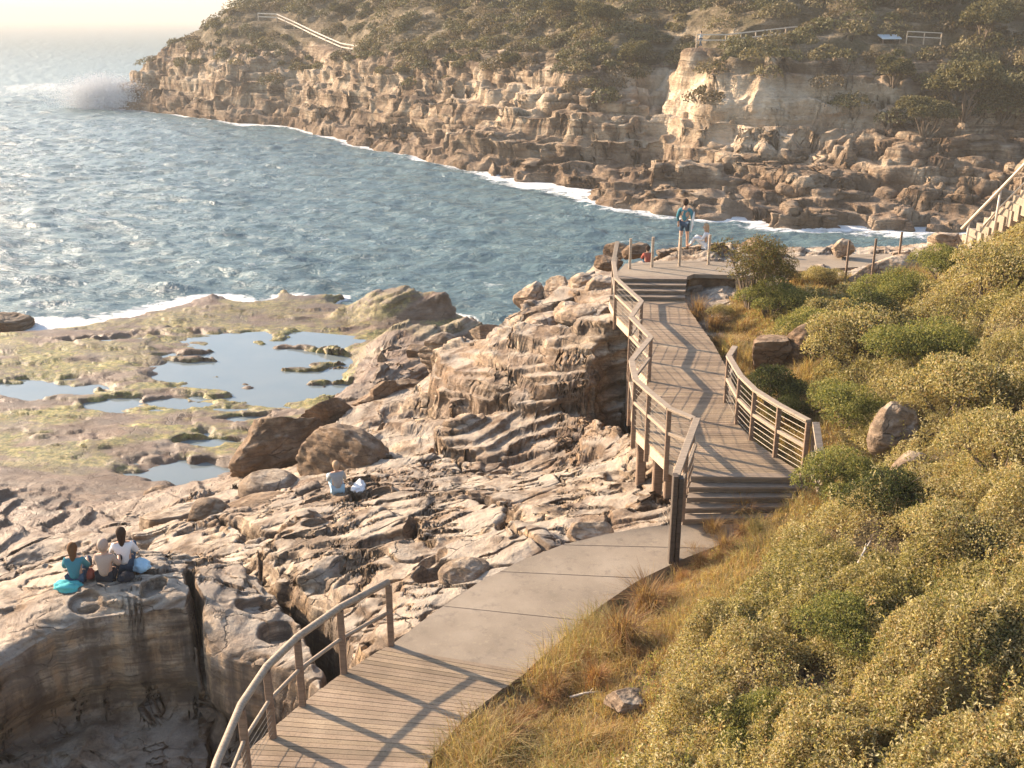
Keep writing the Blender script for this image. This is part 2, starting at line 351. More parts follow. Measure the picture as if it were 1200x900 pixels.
# ================================================================== NEAR TERRAIN
def P3(px, py, z): x, y = un(px, py, z); return (x, y, z)
ctl = [P3(*p) for p in [
    # tidal flat
    (0,405,.5),(100,400,.42),(200,378,.40),(300,352,.36),(400,340,.5),(-100,420,.6),(0,460,.45),(100,450,.42),(200,440,.40),(300,430,.36),(400,425,.6),
    (150,500,.45),(250,500,.45),(0,520,.7),(-100,520,.8),(200,540,.55),(100,560,1.0),(0,600,1.5),(-120,600,1.8),(60,635,1.7),(150,600,1.5),(230,560,.5),(330,480,.5),
    # seaward ledge
    (395,352,1.2),(440,342,1.5),(480,338,1.65),(525,347,1.65),(480,380,1.5),(560,376,1.6),(572,383,1.5),(430,400,1.2),(500,412,2.1),(400,395,.7),(330,340,.4),(250,345,.3),
    # broken ground in the middle
    (450,430,2.2),(420,480,2.2),(470,470,2.8),(440,540,3.2),(520,440,3.6),(530,480,3.6),(520,540,3.9),(470,560,4.0),
    # the big bedded outcrop beside the boardwalk
    (545,408,4.6),(600,393,5.6),(680,389,6.6),(735,391,7.0),(600,440,4.4),(680,440,5.0),(715,440,5.1),(600,480,4.0),(660,480,4.2),(600,520,3.9),(660,520,4.0),(715,500,4.7),(600,545,4.1),(700,545,5.0),
    (560,395,3.4),(350,400,.36),(385,440,.4),(400,375,.5),(370,460,.5),(410,395,.6),(330,350,.36),(380,345,.4),(432,446,1.5),(300,470,.4),(250,400,.38),
    # bluff with bleached boulders
    (618,378,5.4),(660,370,6.1),(712,372,6.9),(640,345,5.2),(690,335,6.0),(725,330,6.8),(700,310,6.3),
    # rock plateau by the path
    (395,577,4.0),(320,600,3.6),(270,612,4.2),(340,640,4.9),(400,640,5.2),(470,590,4.7),(500,640,6.0),(550,600,5.4),(600,570,4.8),(700,600,6.4),(700,570,5.8),(650,630,6.7),(765,590,7.0),(765,560,6.7),
    (340,690,5.2),(400,700,5.5),(450,700,5.9),(560,672,6.5),(450,745,6.2),(610,645,6.8),
    (170,610,1.9),(230,600,2.4),
]] + [
    # sea bed
    (-30,58,-2),(-20,62,-2),(-12,62,-2.5),(-5,60,-3),(-25,57,-1.5),(-14.5,55.5,.42),(-11,54.5,.42),(-15,60.5,-1.5),(-10,60,-2),(-45,55,-2),(0,56,-3),(0,46,-2),(1.5,43,-2),(4,46,-2),(-1.2,50,-3),(-5,50,-2),(-3,60,-4),
    (8,50,-3),(12,52,-3),(20,52,-3),(30,52,-3),(0,70,-6),(20,70,-6),(-30,75,-6),
    # point under the lookout
    (3,37,6.8),(6,37,7.7),(9,38,7.6),(12,38,7.6),(16,38,7.8),(6,35.8,8.1),(7.2,35.6,8.05),(4.8,35.8,7.7),(5,41,5.6),(9,42,5.5),(14,43,5.5),(22,42,7),(30,42,8),
    (-.9,36,4.0),(-1.0,40,2.0),(-1.1,44,.3),(-.9,33.6,5.0),(-2.5,36,2.6),(-2.5,40,1.0),(.35,35.5,6.0),(.4,38,5.0),(-.2,34,5.6),
    # under the boardwalks
    (-3,11,5.0),(-4.5,9.5,4.0),(-2.5,9,5.6),(-1,12.6,6.3),(0,13.6,6.6),(1.4,16,6.7),(3,18.5,6.9),(4,20,7.0),(4,23,7.0),(4,26,7.0),(4.2,29,7.2),(5.0,32,7.6),(2.6,21.5,5.5),(3,26,6.6),
    # cliff foot below the platform in the foreground
    (-9,15.5,3.2),(-7,14.8,3.2),(-5,13.5,3.2),(-12,15.5,3.0),(-9,12,2.7),(-16,14,2),(-12,8,2),(-6,8,3.2),(-8,17.3,3),(-6,18,3),(-11,19,2.6),(-14,18,2.4),(-4.7,16.0,3.3),
    # hillside
    (-1.0,10.8,6.75),(1.45,14.5,6.75),(2.6,15.6,6.9),(3.6,16.6,7.1),(5.2,18.6,7.4),(5.6,21,7.6),(5.7,23.7,7.7),(5.9,27,7.7),(6.8,30,7.9),(8.5,31,8.1),
    (1.06,10.8,7.2),(2.8,9.5,7.9),(4.8,8,9.0),(3.5,12.5,8.1),(4.8,10,9.0),(5.2,14.5,8.4),(6.6,12,9.6),(6.7,21,8.2),(8.4,19,8.9),(9.3,17.5,9.4),(7.4,28.5,8.2),(9.7,28,8.45),(11.6,27,9.1),(12.9,25,10.6),
    (8.5,23.5,8.7),(10.5,22,9.6),(14,12,13),(14,18,13),(17,25,14),(6,4,11),(0,2,8.8),(-2,6,6.8),(10,3,13),(-6,2,6),(16,30,10.6),(22,30,14),(12,31,8.35),(9,34,7.9),(14,34,8.2),(20,36,9.5),(30,30,17),(26,18,17),(-1,7,7.6),(1.5,8,8.2),
]
base_f = gridded(rbf(ctl), -60, 60, 0, 90, .25)

BLK_A = [un(*p) for p in [(-160,850,5.2),(-60,800,5.2),(0,770,5.2),(60,738,5.3),(120,722,5.4),(226,716,5.4),(238,742,5.4),(300,768,5.4),(375,800,5.4),(392,762,5.4),(372,728,5.4),(325,682,5.4),(272,648,5.2),(205,638,5.1),(150,648,5.0),(60,662,4.8),(0,690,4.6),(-160,720,4.6)]]
topA = rbf([P3(*p) for p in [(-100,800,5.0),(0,770,5.2),(120,722,5.5),(226,716,5.55),(300,765,5.3),(375,795,5.4),(372,730,5.3),(325,690,5.2),(272,655,5.1),(205,650,5.2),(150,655,5.3),(60,665,5.1),(0,695,4.8),(-100,720,4.6),(100,690,5.6),(200,690,5.6),(260,700,5.4)]])
BLK_O = [un(*p) for p in [(500,418,4.8),(545,398,5.3),(600,387,6.2),(680,384,7.1),(745,384,7.5),(738,432,6.6),(706,452,6.1),(660,458,5.9),(640,474,5.5),(560,464,5.0),(515,456,4.6)]]
topO = rbf([P3(*p) for p in [(500,418,4.9),(560,402,5.4),(600,391,6.4),(680,388,7.2),(742,388,7.6),(735,436,6.6),(690,450,6.2),(640,468,5.6),(560,460,5.1),(515,452,4.7)]])
BLK_P = [un(*p) for p in [(512,500,4.6),(560,484,4.8),(640,482,4.9),(698,492,5.2),(702,515,5.1),(655,532,4.8),(560,531,4.6),(520,520,4.5)]]
topP = rbf([P3(*p) for p in [(515,505,4.65),(600,486,4.9),(695,495,5.3),(690,520,5.0),(600,528,4.7),(525,518,4.55)]])
BLK_Q = [un(*p) for p in [(505,458,4.2),(560,466,4.6),(640,476,4.9),(700,462,5.4),(716,475,5.4),(690,486,5.1),(600,484,4.6),(520,482,4.2)]]
topQ = rbf([P3(*p) for p in [(510,462,4.3),(560,468,4.6),(640,478,4.9),(705,468,5.5),(600,482,4.6),(520,480,4.2)]])
CRACKS = [([un(*p) for p in [(220,660,5.4),(229,700,5.4),(234,745,5.4),(236,790,5.3)]], .07, 1.3),([un(*p) for p in [(150,650,5),(270,650,5),(325,690,5.1),(372,735,5.2),(392,775,5.3),(400,810,5.3)]], .16, 2.4),
          ([un(*p) for p in [(255,600,4),(300,625,4.4),(345,628,4.6)]], .10, .6),
          ([un(*p) for p in [(440,600,5),(490,615,5.3),(480,640,5.6),(505,655,5.8)]], .09, .5),
          ([un(*p) for p in [(560,590,5.3),(600,612,5.8),(590,635,6)]], .10, .6),
          ([un(*p) for p in [(735,440,6.3),(722,480,5.3),(735,520,5),(765,540,5)]], .45, 2.0)]
PITS = [(325,741,5.3,.34,.18,.35),(511,691,6.1,.42,.2,.4),(452,640,5.6,.75,.22,.3),(420,668,5.6,.55,.15,.25),(180,685,5.6,.22,.2,.25),(300,705,5.4,.35,.15,.2),(505,675,6.0,.3,.14,.25),(390,612,4.6,.5,.15,.2),
        (600,620,6.0,.35,.15,.2),(660,600,6.1,.45,.12,.25),(545,640,6.2,.35,.14,.2),(100,705,5.5,.3,.12,.12)]
POOLS = [(250,430,60,22),(300,420,75,26),(350,410,65,40),(330,385,75,14),(370,365,60,16),(350,352,70,10),(385,440,20,25),(320,448,60,24),(275,389,60,7),(45,457,60,9),(140,475,20,7),(290,470,45,8),(235,519,26,6),
         (215,552,55,10),(235,565,35,14),(222,580,25,10),(140,396,55,4),(190,378,60,4),(300,495,20,4),(200,472,25,4),(0,655,30,8),(260,452,50,6)]
POOL_Z = .33
RIDGE_FOOT = [(-2.5, 8.2), (-1.0, 10.6), (1.45, 14.5), (3.2, 16.2), (5.1, 18.4), (5.5, 21), (5.6, 24), (5.9, 27.5), (7.0, 30.0), (9.5, 30.6), (12.5, 29.5), (16, 30.5), (30, 34), (60, 34), (60, -10), (-2.5, -10)]

def seg_dist(x, y, pl):
    d = np.full(x.shape, 1e9)
    for (a, b) in zip(pl[:-1], pl[1:]):
        ex, ey = b[0] - a[0], b[1] - a[1]; t = np.clip(((x - a[0]) * ex + (y - a[1]) * ey) / (ex * ex + ey * ey), 0, 1)
        d = np.minimum(d, np.hypot(x - a[0] - t * ex, y - a[1] - t * ey))
    return d
def hill_mask(x, y): return sdpoly(x, y, RIDGE_FOOT)
def deck_clear(x, y): return sdpoly(x, y, PATH_ALL)

def strata(z, x, y, L, k, dipx=.10, dipy=-.05, seed=3, wob=.35):
    s = z + dipx * x + dipy * y + wob * n2(x * .22, y * .22, seed)
    vary = .30 * n2(x * .6 + 3, y * .6, seed + 1)
    q = s / L + vary; f = q - np.floor(q)
    g = ss(.0, .28, f) * .85 + .15 * f
    return z + (g - f) * L * k

def near_h(x, y, full=False):
    z0 = base_f(x, y)
    hm = hill_mask(x, y); hill = ss(-.3, .6, hm)
    rock = 1 - hill
    flat = ss(1.5, .75, z0) * rock * ss(62, 57, y)
    z = z0 + rock * (1 - flat) * (.16 * fb2(x * .35, y * .35, 3, 11)) 
    # blocks
    wob = .12 * fb2(x * .9, y * .9, 3, 21) + .12
    sA = sdpoly(x, y, BLK_A) + wob
    tA = topA(x, y)
    mA = ss(-.10, .16, sA)
    z = z * (1 - mA) + np.maximum(z, tA - .25 * ss(.5, 0, sA)) * mA
    for bp, tf, e_ in ((BLK_Q, topQ, .25), (BLK_P, topP, .18), (BLK_O, topO, .30)):
        sb_ = sdpoly(x, y, bp) + .16 * fb2(x * .8, y * .8, 4, 23) + .10 * (wor2(x * .8, y * .8, 24)[2] - .5); mb_ = ss(-.05, .07, sb_); z = z * (1 - mb_) + np.maximum(z, tf(x, y) - e_ * ss(.5, 0, sb_)) * mb_
    rough = rock * (1 - flat) * (1 - .6 * ss(4.2, 3.4, z0) * ss(18.5, 17, y))
    # strata: strong on the outcrop, softer on the plateau
    bed = ss(26.0, 27.5, y - .15 * x) * ss(.9, 1.6, z0)
    inA = mA
    k1 = rough * (.50 + .02 * bed) * (1 - .55 * inA)
    wx = x + .7 * n2(x * .4, y * .4, 51); wy = y + .5 * n2(x * .4, y * .4, 52)
    # joint blocks of the bedded outcrop
    d1, d2, cid = wor2(wx * .20 + wy * .08, wy * .42, 53)
    z = z + rough * (1 - inA) * ((cid - .5) * (.11 + .12 * bed) * ss(0, .05, d2 - d1) - .22 * ss(.05, .0, d2 - d1) * (cid > .6))
    z = z + rough * (.085 - .02 * bed) * fb2(wx * .40, wy * .65, 3, 31)
    z = strata(z, x, y, .62, k1 * 1.15, -.22, -.06, 3)
    z = strata(z, x, y, .20, rough * (.55 + .35 * bed) * (1 - .45 * inA), -.26, .04, 8, .18)
    z = strata(z, x, y, .07, rough * bed * .7, -.26, .04, 9, .1)
    # weathered humps and hollows, drawn out along the shore
    z = z + rough * .035 * fb2(wx * 1.3, wy * 2.6, 4, 41)
    h2 = 1 - np.abs(fb2(wx * .7 + 5, wy * 1.7, 3, 45)); z = z - rough * .10 * ss(.88, .98, h2) * (1 - .3 * inA) * (1 - .8 * bed)
    e1, e2, eid = wor2(wx * .7, wy * 1.7, 57)
    z = z - rough * (1 - bed) * .16 * ss(.36, .24, e1) * (eid > .70)
    for (px, py, pz, rx, ry, dp) in PITS:
        cx, cy_ = un(px, py, pz); w_ = .12 * n2(x * 3, y * 3, 61)
        z = z - dp * ss(1.15, .75, np.hypot((x - cx) / rx, (y - cy_) / (ry * 2.0)) + w_)
    for pl, wd, dp in CRACKS:
        d = seg_dist(x, y, pl) + .10 * fb2(x * 1.5, y * 1.5, 2, 71); z = z - dp * ss(wd * 2.0, wd * .5, d)
    # tidal flat: low mounds, channels and pools
    zf = POOL_Z + .13 + .35 * (z0 - .42) + .12 * fb2(x * .16, y * .38, 5, 81, .6) + .018 * fb2(x * .9, y * 2.0, 3, 85)
    zf = strata(zf, x, y, .13, .85, .02, .03, 90, .1)
    px, py = proj(x, y, np.full(x.shape, POOL_Z)); pm = np.full(x.shape, 9.0)
    wx = px + 34 * fb2(x * .35, y * .6, 4, 95); wy = py + 8 * fb2(x * .35 + 9, y * .6, 4, 97)
    for (a, b, ra, rb) in POOLS: pm = np.minimum(pm, np.hypot((wx - a) / ra, (wy - b) / rb))
    pin = ss(1.6, .85, pm) * ss(-.62, -.30, fb2(x * .28 + 3, y * .62, 4, 88));  zf = (zf - .2 * ss(47, 56, y + .12 * x)) * (1 - pin) + (POOL_Z - .10 + .03 * n2(x, y, 99)) * pin
    z = z * (1 - flat) + np.where(z0 > -.3, zf, z) * flat
    # hill
    zh = z0 + .12 * fb2(x * .5, y * .5, 3, 101)
    z = z * (1 - hill) + zh * hill
    # keep the ground just under the walkways
    dc = deck_clear(x, y); zz = path_z(x, y)
    z = np.where(dc > -.05, np.minimum(z, zz - .10), z)
    z = z - ss(-1.2, -.05, dc) * np.maximum(0, z - (zz - .05)) * (rock > .5)
    if full: return z, flat, hill, pin, z0, mA
    return z

# ---------------- walkway outlines (left edge, right edge)
ZD1 = 7.0; ZD2 = 8.0; ZD3 = 8.45
def path_z(x, y):
    t = ss(13.0, 16.6, y); z = ZD1 + .38 * t
    z = np.where(y > 17.0, ZD2, z); z = np.where(y > 30.2, ZD3, z)
    return z
d1L = [un(*p, 7.0) for p in [(190,985),(250,925),(300,874),(350,830),(400,792),(454,759)]]
d1R = [un(*p, 7.0) for p in [(470,985),(485,930),(505,885),(542,842),(582,811),(616,787)]]
cL = [un(p[0], p[1], p[2]) + (p[2],) for p in [(454,759,7.0),(505,720,7.05),(560,683,7.1),(610,657,7.18),(660,638,7.25),(715,625,7.32),(768,616,7.38)]]
cR = [un(p[0], p[1], p[2]) + (p[2],) for p in [(616,787,7.0),(660,748,7.05),(705,709,7.1),(748,680,7.18),(800,655,7.25),(860,632,7.32),(945,612,7.38)]]
stB = [un(800,614,7.4), un(958,610,7.4)]; stT = [un(812,553,8.0), un(940,556,8.0)]
m2L = [un(*p, 8.0) for p in [(812,553),(784,540),(761,518),(745,502)]] + [(2.62, 20.9), (3.25, 22.6), (2.98, 24.3), (3.42, 25.8), (3.0, 28.3), (2.95, 30.0)]
m2R = [un(*p, 8.0) for p in [(940,556),(908,536),(880,516),(862,496),(858,470),(852,436),(836,405),(818,380),(806,362),(802,353)]]
PATH_ALL = ([p for p in d1L] + [p[:2] for p in cL[1:]] + m2L + [(2.7, 33.5), (6.6, 33.8), (8.6, 33.0), (8.3, 31.0), (6.3, 30.6)] + m2R[::-1] + [p[:2] for p in cR[::-1]] + d1R[::-1][1:])

def terrain_mesh(name, hf, u0, u1, nc, Y0, Y1, nr, mat, disp, fine=1300, Yp=None):
    uf = np.linspace(u0, u1, nc); nf = nc; nc = nc // 5; us = np.linspace(u0, u1, nc); s = np.linspace(0, 1, fine)
    Ys = Y0 * (Y1 / Y0) ** s
    U, YY = np.meshgrid(us, Ys); Z = hf(U * YY, YY)
    # equal spacing in seen size along each column, smoothed over neighbours
    dY = np.diff(YY, axis=0); dZ = np.diff(Z, axis=0); Ym = YY[1:]
    el = np.sqrt((dY * np.clip((HC - Z[1:]) / Ym, .06, 1)) ** 2 + (np.abs(dZ) * .9) ** 2) / Ym + 1e-6 + dY / Ym * .02
    k = 2; pad = np.pad(el, ((0, 0), (k, k)), 'edge'); cs = np.cumsum(np.pad(pad, ((0, 0), (1, 0))), axis=1); el = (cs[:, 2*k+1:] - cs[:, :-2*k-1]) / (2*k+1)
    cum = np.vstack([np.zeros((1, nc)), np.cumsum(el, axis=0)]); cum /= cum[-1]
    tt = np.linspace(0, 1, nr); Yr = np.empty((nr, nc))
    for j in range(nc): Yr[:, j] = np.interp(tt, cum[:, j], Ys)
    q = (uf - u0) / (u1 - u0) * (nc - 1); qi = np.clip(q.astype(int), 0, nc - 2); qf = q - qi; Yr = Yr[:, qi] * (1 - qf) + Yr[:, qi + 1] * qf; nc = nf; us = uf
    U = np.tile(us, (nr, 1)); X = U * Yr; out = hf(X, Yr, True); Zr = out[0]
    Pv = np.stack([X, Yr, Zr], -1)
    du = np.gradient(Pv, axis=1); dv = np.gradient(Pv, axis=0); N = np.cross(du, dv); N /= np.linalg.norm(N, axis=-1, keepdims=True) + 1e-9
    Pv = disp(Pv, N, out)
    idx = np.arange(nr * nc).reshape(nr, nc)
    F = np.stack([idx[:-1, :-1], idx[:-1, 1:], idx[1:, 1:], idx[1:, :-1]], -1).reshape(-1, 4)
    return Pv, F, out, N
def near_disp(P, N, out):
    x, y, z = P[..., 0], P[..., 1], P[..., 2]; steep = 1 - ss(.35, .85, N[..., 2]); rk = (1 - out[2])
    d = .09 * fb3(x * .7, y * .7, z * 2.6, 3, 5) + .025 * fb3(x * 1.6, y * 1.6, z * 9, 3, 6)
    sb = z - .26 * x + .04 * y + .15 * n2(x * .3, y * .3, 8); bd_ = ss(25, 27, y - .15 * x); d = d + (.13 + .16 * bd_) * n2(sb * (5.0 - 1.5 * bd_), x * .12 + y * .1, 7) + (.06 + .05 * bd_) * n2(sb * 11.0, x * .2 + y * .2, 9)
    # undercut along the foot of the foreground cliff
    cut = ss(3.0, 3.35, z) * ss(4.1, 3.5, z) * ss(17.2, 16.6, y) * ss(-2.0, -4.0, x)
    d = d * steep * rk * (1 - .75 * ss(18.5, 17.5, y)) - .30 * cut * steep * rk
    Pn = P + N * d[..., None] * np.array([1, 1, .3]); return Pn
Pv, F, out, Nn = terrain_mesh('rock_shelf', near_h, -.80, .72, 1200, 5.5, 64, 1550, None, near_disp)
z_, flat_, hill_, pin_, z0_, mA_ = out
px_, py_ = proj(Pv[..., 0], Pv[..., 1], Pv[..., 2])
xx, yy = Pv[..., 0], Pv[..., 1]
algae = flat_ * ss(64, 50, yy) * ss(31, 36, yy) * ss(.25, .6, .45 + .8 * fb2(xx * .2, yy * .45, 4, 201, .6)) * (z0_ < .9)
algae = np.maximum(algae, .7 * ss(2.2, 1.2, z0_) * ss(45, 48, yy) * ss(.5, .6, .5 + .6 * n2(xx * .3, yy * .3, 207)))
wet0 = ss(POOL_Z + .16, POOL_Z + .04, z_) * flat_
wet = np.clip(1.2 * wet0 + .35 * ss(3.9, 3.5, z_) * ss(17.8, 17.0, yy) * ss(0, -2, xx) + ss(2.6, 1.3, z0_) * .8 + .6 * ss(.15, .5, fb2(xx * .25, yy * .25, 3, 203)) * ss(5.2, 3.5, z0_), 0, 1) * (1 - hill_)
soil = np.clip(hill_ * 1.0, 0, 1)
shelf = mesh_np('rock_shelf', Pv.reshape(-1, 3), F, M['shelf'], None, True, {'algae': algae.ravel(), 'wet': wet.ravel(), 'soil': soil.ravel(), 'stain': (ss(19, 17.5, yy) * (1 - hill_)).ravel()})
tag(shelf, 'sandstone rock shelf, tidal flat and hillside ground along the shore', None, None, 'structure')
del Pv, F, out, Nn

# pool water lying in the hollows of the tidal flat
pw = MB(); pw.prism([(-34, 30), (-3.5, 30), (-2.0, 42), (-5, 50.5), (-12, 52.5), (-22, 50.5), (-40, 48)], POOL_Z - .30, POOL_Z)
tag(pw.build('pool_water', M['pool']), 'still pale blue water standing in hollows of the tidal rock flat', None, None, 'structure')
pd = MB(); cx, cy_ = un(505, 676, 5.95); pd.prism([(cx + .34 * math.cos(a) , cy_ + .26 * math.sin(a)) for a in np.linspace(0, 2 * math.pi, 14)[:-1]], 5.6, 5.80)
tag(pd.build('puddle_water', M['pool']), 'small puddle in a rock hollow beside the concrete path', None, None, 'structure')

# ================================================================== FAR HEADLAND
cols = {   # column in the photograph: (row, distance) up the slope
    145: [(127,200),(119,203),(112,206)], 170: [(128,198),(110,200),(100,203),(94,207)], 215: [(134,188),(112,191),(92,195),(68,202),(52,208)],
    270: [(143,174),(120,178),(95,182),(70,188),(40,196),(10,205)], 340: [(148,166),(125,171),(100,174),(75,180),(45,188),(12,200),(-20,212)],
    430: [(168,141),(150,147),(115,152),(88,158),(60,166),(25,178),(-20,195)], 540: [(194,119),(172,126),(140,132),(110,138),(85,142),(50,150),(10,162),(-40,180)],
    640: [(214,106),(190,112),(155,119),(125,124),(95,128),(60,136),(20,147),(-40,168)], 768: [(238,94),(205,102),(185,107),(165,112),(150,118),(120,122),(85,125),(50,129),(0,139),(-60,158)], 725: [(235,95),(205,103),(180,109),(150,115),(115,120),(88,123),(50,128),(0,138),(-60,157)],
    850: [(248,90),(215,97),(192,102),(178,104),(130,106),(85,109),(50,116),(0,127),(-60,146)], 950: [(256,87),(232,91),(205,96),(180,99),(140,102),(90,106),(50,113),(0,124),(-60,142)],
    1060: [(268,83),(240,87),(215,90),(190,93),(165,97),(120,102),(85,106),(45,111),(0,120),(-60,138)], 1180: [(274,80),(245,84),(215,88),(190,91),(160,96),(110,103),(60,109),(0,118),(-60,135)]}
fc = []
for px, rows in cols.items():
    for k, (py, Y) in enumerate(rows):
        fc.append(unY(px, py, Y))
        if k == 0:
            x, y, z = fc[-1]; fc[-1] = (x, y, .1); fc.append((x * .93 - 1, y - 9, -3.5)); fc.append((x * .8, y - 25, -8))
fc += [(-100,195,-5),(-95,215,-5),(-78,230,-4),(-60,235,2),(-40,245,8),(-20,260,10),(20,260,24),(60,240,36),(120,220,45),(160,180,45),(110,120,32),(90,90,22),(80,78,12),(60,72,4),(45,70,-1),(60,60,4),(90,60,20),(50,50,2),(40,58,-2),(0,300,10),(-120,260,-9),(-60,290,-9),(60,300,25),(-90,203,-4),(-86,212,-4),(-84,222,-3)]
far_base = gridded(rbf(fc), -150, 200, 40, 320, .8)
def far0(x, y): return far_base(x, y) + 1.1 * fb2(x * .07, y * .11, 4, 297)
BLK_F = [unY(p[0], 100, p[1])[:2] for p in [(773,121),(800,114),(842,109.5),(886,104.5),(940,103.8),(1000,104.5),(1035,108),(1030,116),(780,124)]]
FAR_PATHS = [[unY(816,55,116),unY(850,55,116),unY(885,51,116.5),unY(920,47,117),unY(955,43,118)], [unY(1030,50,111),unY(1062,50,111),unY(1102,52,111)],
             [unY(303,24,196),unY(325,25,194),unY(345,34,190),unY(365,44,184),unY(382,52,178),unY(400,60,173),unY(422,64,168)]]
def bench(x, y, z, r0=.9, r1=2.8):
    for pl in FAR_PATHS:
        for a, b in zip(pl[:-1], pl[1:]):
            ex, ey = b[0] - a[0], b[1] - a[1]; t = np.clip(((x - a[0]) * ex + (y - a[1]) * ey) / (ex * ex + ey * ey), 0, 1)
            d = np.hypot(x - a[0] - t * ex, y - a[1] - t * ey); k = ss(r1, r0, d); z = z * (1 - k) + (a[2] + (b[2] - a[2]) * t - .1) * k
    return z
def far_h(x, y, full=False):
    z0 = far0(x, y); z0 = np.where((z0 > 0) & (z0 < 3.8), 1.3 * ss(0, .7, z0) + 2.5 * ss(2.5, 3.8, z0), z0); up = ss(-2.2, -.6, z0)
    z = z0 + up * (1.7 * fb2(x * .035, y * .045, 3, 301) + .14 * fb2(x * .16, y * .2, 3, 305))
    zl = 9.8 + 1.5 * n2(x * .03, y * .03, 311)
    rk = 1 - ss(0, 2.5, z - zl)
    wx = x + 3 * n2(x * .12, y * .12, 320); wy = y + 3 * n2(x * .12, y * .12, 322); low = ss(6.0, 3.5, z0) * up
    d1, d2, cid = wor2(wx * .09, wy * .16, 321)
    z = z + (cid - .45) * .12 * ss(0, .08, d2 - d1) * (low + .5 * rk * up) - .7 * ss(.05, 0, d2 - d1) * (low * .7 + .3 * up * rk)
    d1, d2, cid = wor2(wx * .30, wy * .5, 325); z = z + (cid - .5) * .05 * ss(0, .12, d2 - d1) * up * (low * .8 + .3 * rk)
    ht = ss(14, 30, x) * low; d1, d2, cid = wor2(wx * .30, wy * .45, 327); z = z + ht * (cid - .3) * .45 * ss(.0, .2, d2 - d1)
    z = strata(z, x, y, 2.4, .95 * (.25 + .75 * rk) * up, .012, .01, 313, 1.2)
    z = strata(z, x, y, .8, (.25 + .6 * rk) * up, .02, .02, 317, .5)
    z = z + up * .14 * fb2(x * .4, y * .5, 3, 331)
    mb = ss(-.5, .5, sdpoly(x, y, BLK_F) + 1.1 * fb2(x * .16, y * .16, 3, 341)); zb = 10.7 + .4 * n2(x * .2, y * .2, 343) - .9 * ss(1.2, 0, sdpoly(x, y, BLK_F)); z = z * (1 - mb) + np.maximum(z, zb) * mb
    z = bench(x, y, z)
    if full: return z, rk, z0
    return z
def far_disp(P, N, out):
    x, y, z = P[..., 0], P[..., 1], P[..., 2]; st = 1 - ss(.4, .9, N[..., 2])
    mbk = 1 - .65 * ss(3.5, .5, np.abs(sdpoly(x, y, BLK_F))); d = .65 * mbk * fb3(x * .08, y * .08, z * .55, 3, 335) + .16 * fb3(x * .3, y * .3, z * 1.8, 3, 337)
    return P + N * (d * st)[..., None] * np.array([1, 1, .25])
Pv, F, out, Nf = terrain_mesh('headland', far_h, -.62, 1.0, 1150, 62, 300, 620, None, far_disp)
far_soil = np.clip(1 - out[1], 0, 1)
def far_mat():
    t = NT('headland_sandstone'); P = t.pos()
    big = t.noise(P, .06, 5, .6); mid = t.noise(P, .4, 6, .65); bed = t.noise(t.map(P, (.05, .05, 1.5)), 1.2, 5, .65)
    c = t.ramp(mid, [(.32, (.12, .08, .055)), (.45, (.25, .18, .12)), (.56, (.38, .29, .20)), (.70, (.56, .46, .34))])
    c = t.mix(t.ramp(bed, [(.38, .75), (.52, 0.0)]), c, (.13, .085, .055))
    sx = t.n('ShaderNodeSeparateXYZ'); t.put(sx.inputs[0], P)
    lowz = t.ramp(t.math('MULTIPLY', t.math('ADD', sx.outputs[2], t.math('MULTIPLY', big, 4.0)), .1), [(.30, .85), (.60, 0.0)])
    c = t.mix(lowz, c, t.ramp(mid, [(.35, (.14, .095, .065)), (.6, (.27, .20, .14))]))
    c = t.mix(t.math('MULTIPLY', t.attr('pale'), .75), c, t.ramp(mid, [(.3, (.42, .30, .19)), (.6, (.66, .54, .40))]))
    c = t.mix(1.0, c, t.ramp(t.noise(P, .10, 5, .65, dist=.6), [(.36, (.62, .56, .50)), (.50, (.98, .95, .91)), (.62, (1.2, 1.18, 1.15))]), 'MULTIPLY')
    veg = t.math('MULTIPLY', t.attr('soil'), t.ramp(mid, [(.35, 1.0), (.6, .5)]))
    c = t.mix(veg, c, (.085, .07, .035))
    nrm = t.bump(t.math('ADD', mid, bed), .9, .9); nrm = t.bump(t.noise(P, 2.5, 5, .7), .25, .8, nrm)
    return t.done(t.bsdf(c, .9, nrm, .15))
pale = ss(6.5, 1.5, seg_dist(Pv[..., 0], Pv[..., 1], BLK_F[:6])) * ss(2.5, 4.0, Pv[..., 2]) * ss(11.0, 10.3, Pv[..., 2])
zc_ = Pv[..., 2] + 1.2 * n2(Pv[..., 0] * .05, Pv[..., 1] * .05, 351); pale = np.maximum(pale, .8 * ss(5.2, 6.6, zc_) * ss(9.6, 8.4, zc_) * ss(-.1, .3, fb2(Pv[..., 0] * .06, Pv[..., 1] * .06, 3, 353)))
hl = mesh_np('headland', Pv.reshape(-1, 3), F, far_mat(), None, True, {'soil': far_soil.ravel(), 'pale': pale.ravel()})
tag(hl, 'high sandstone headland across the bay with ledges and scrub', None, None, 'structure')
FP = Pv; FN = Nf; del F

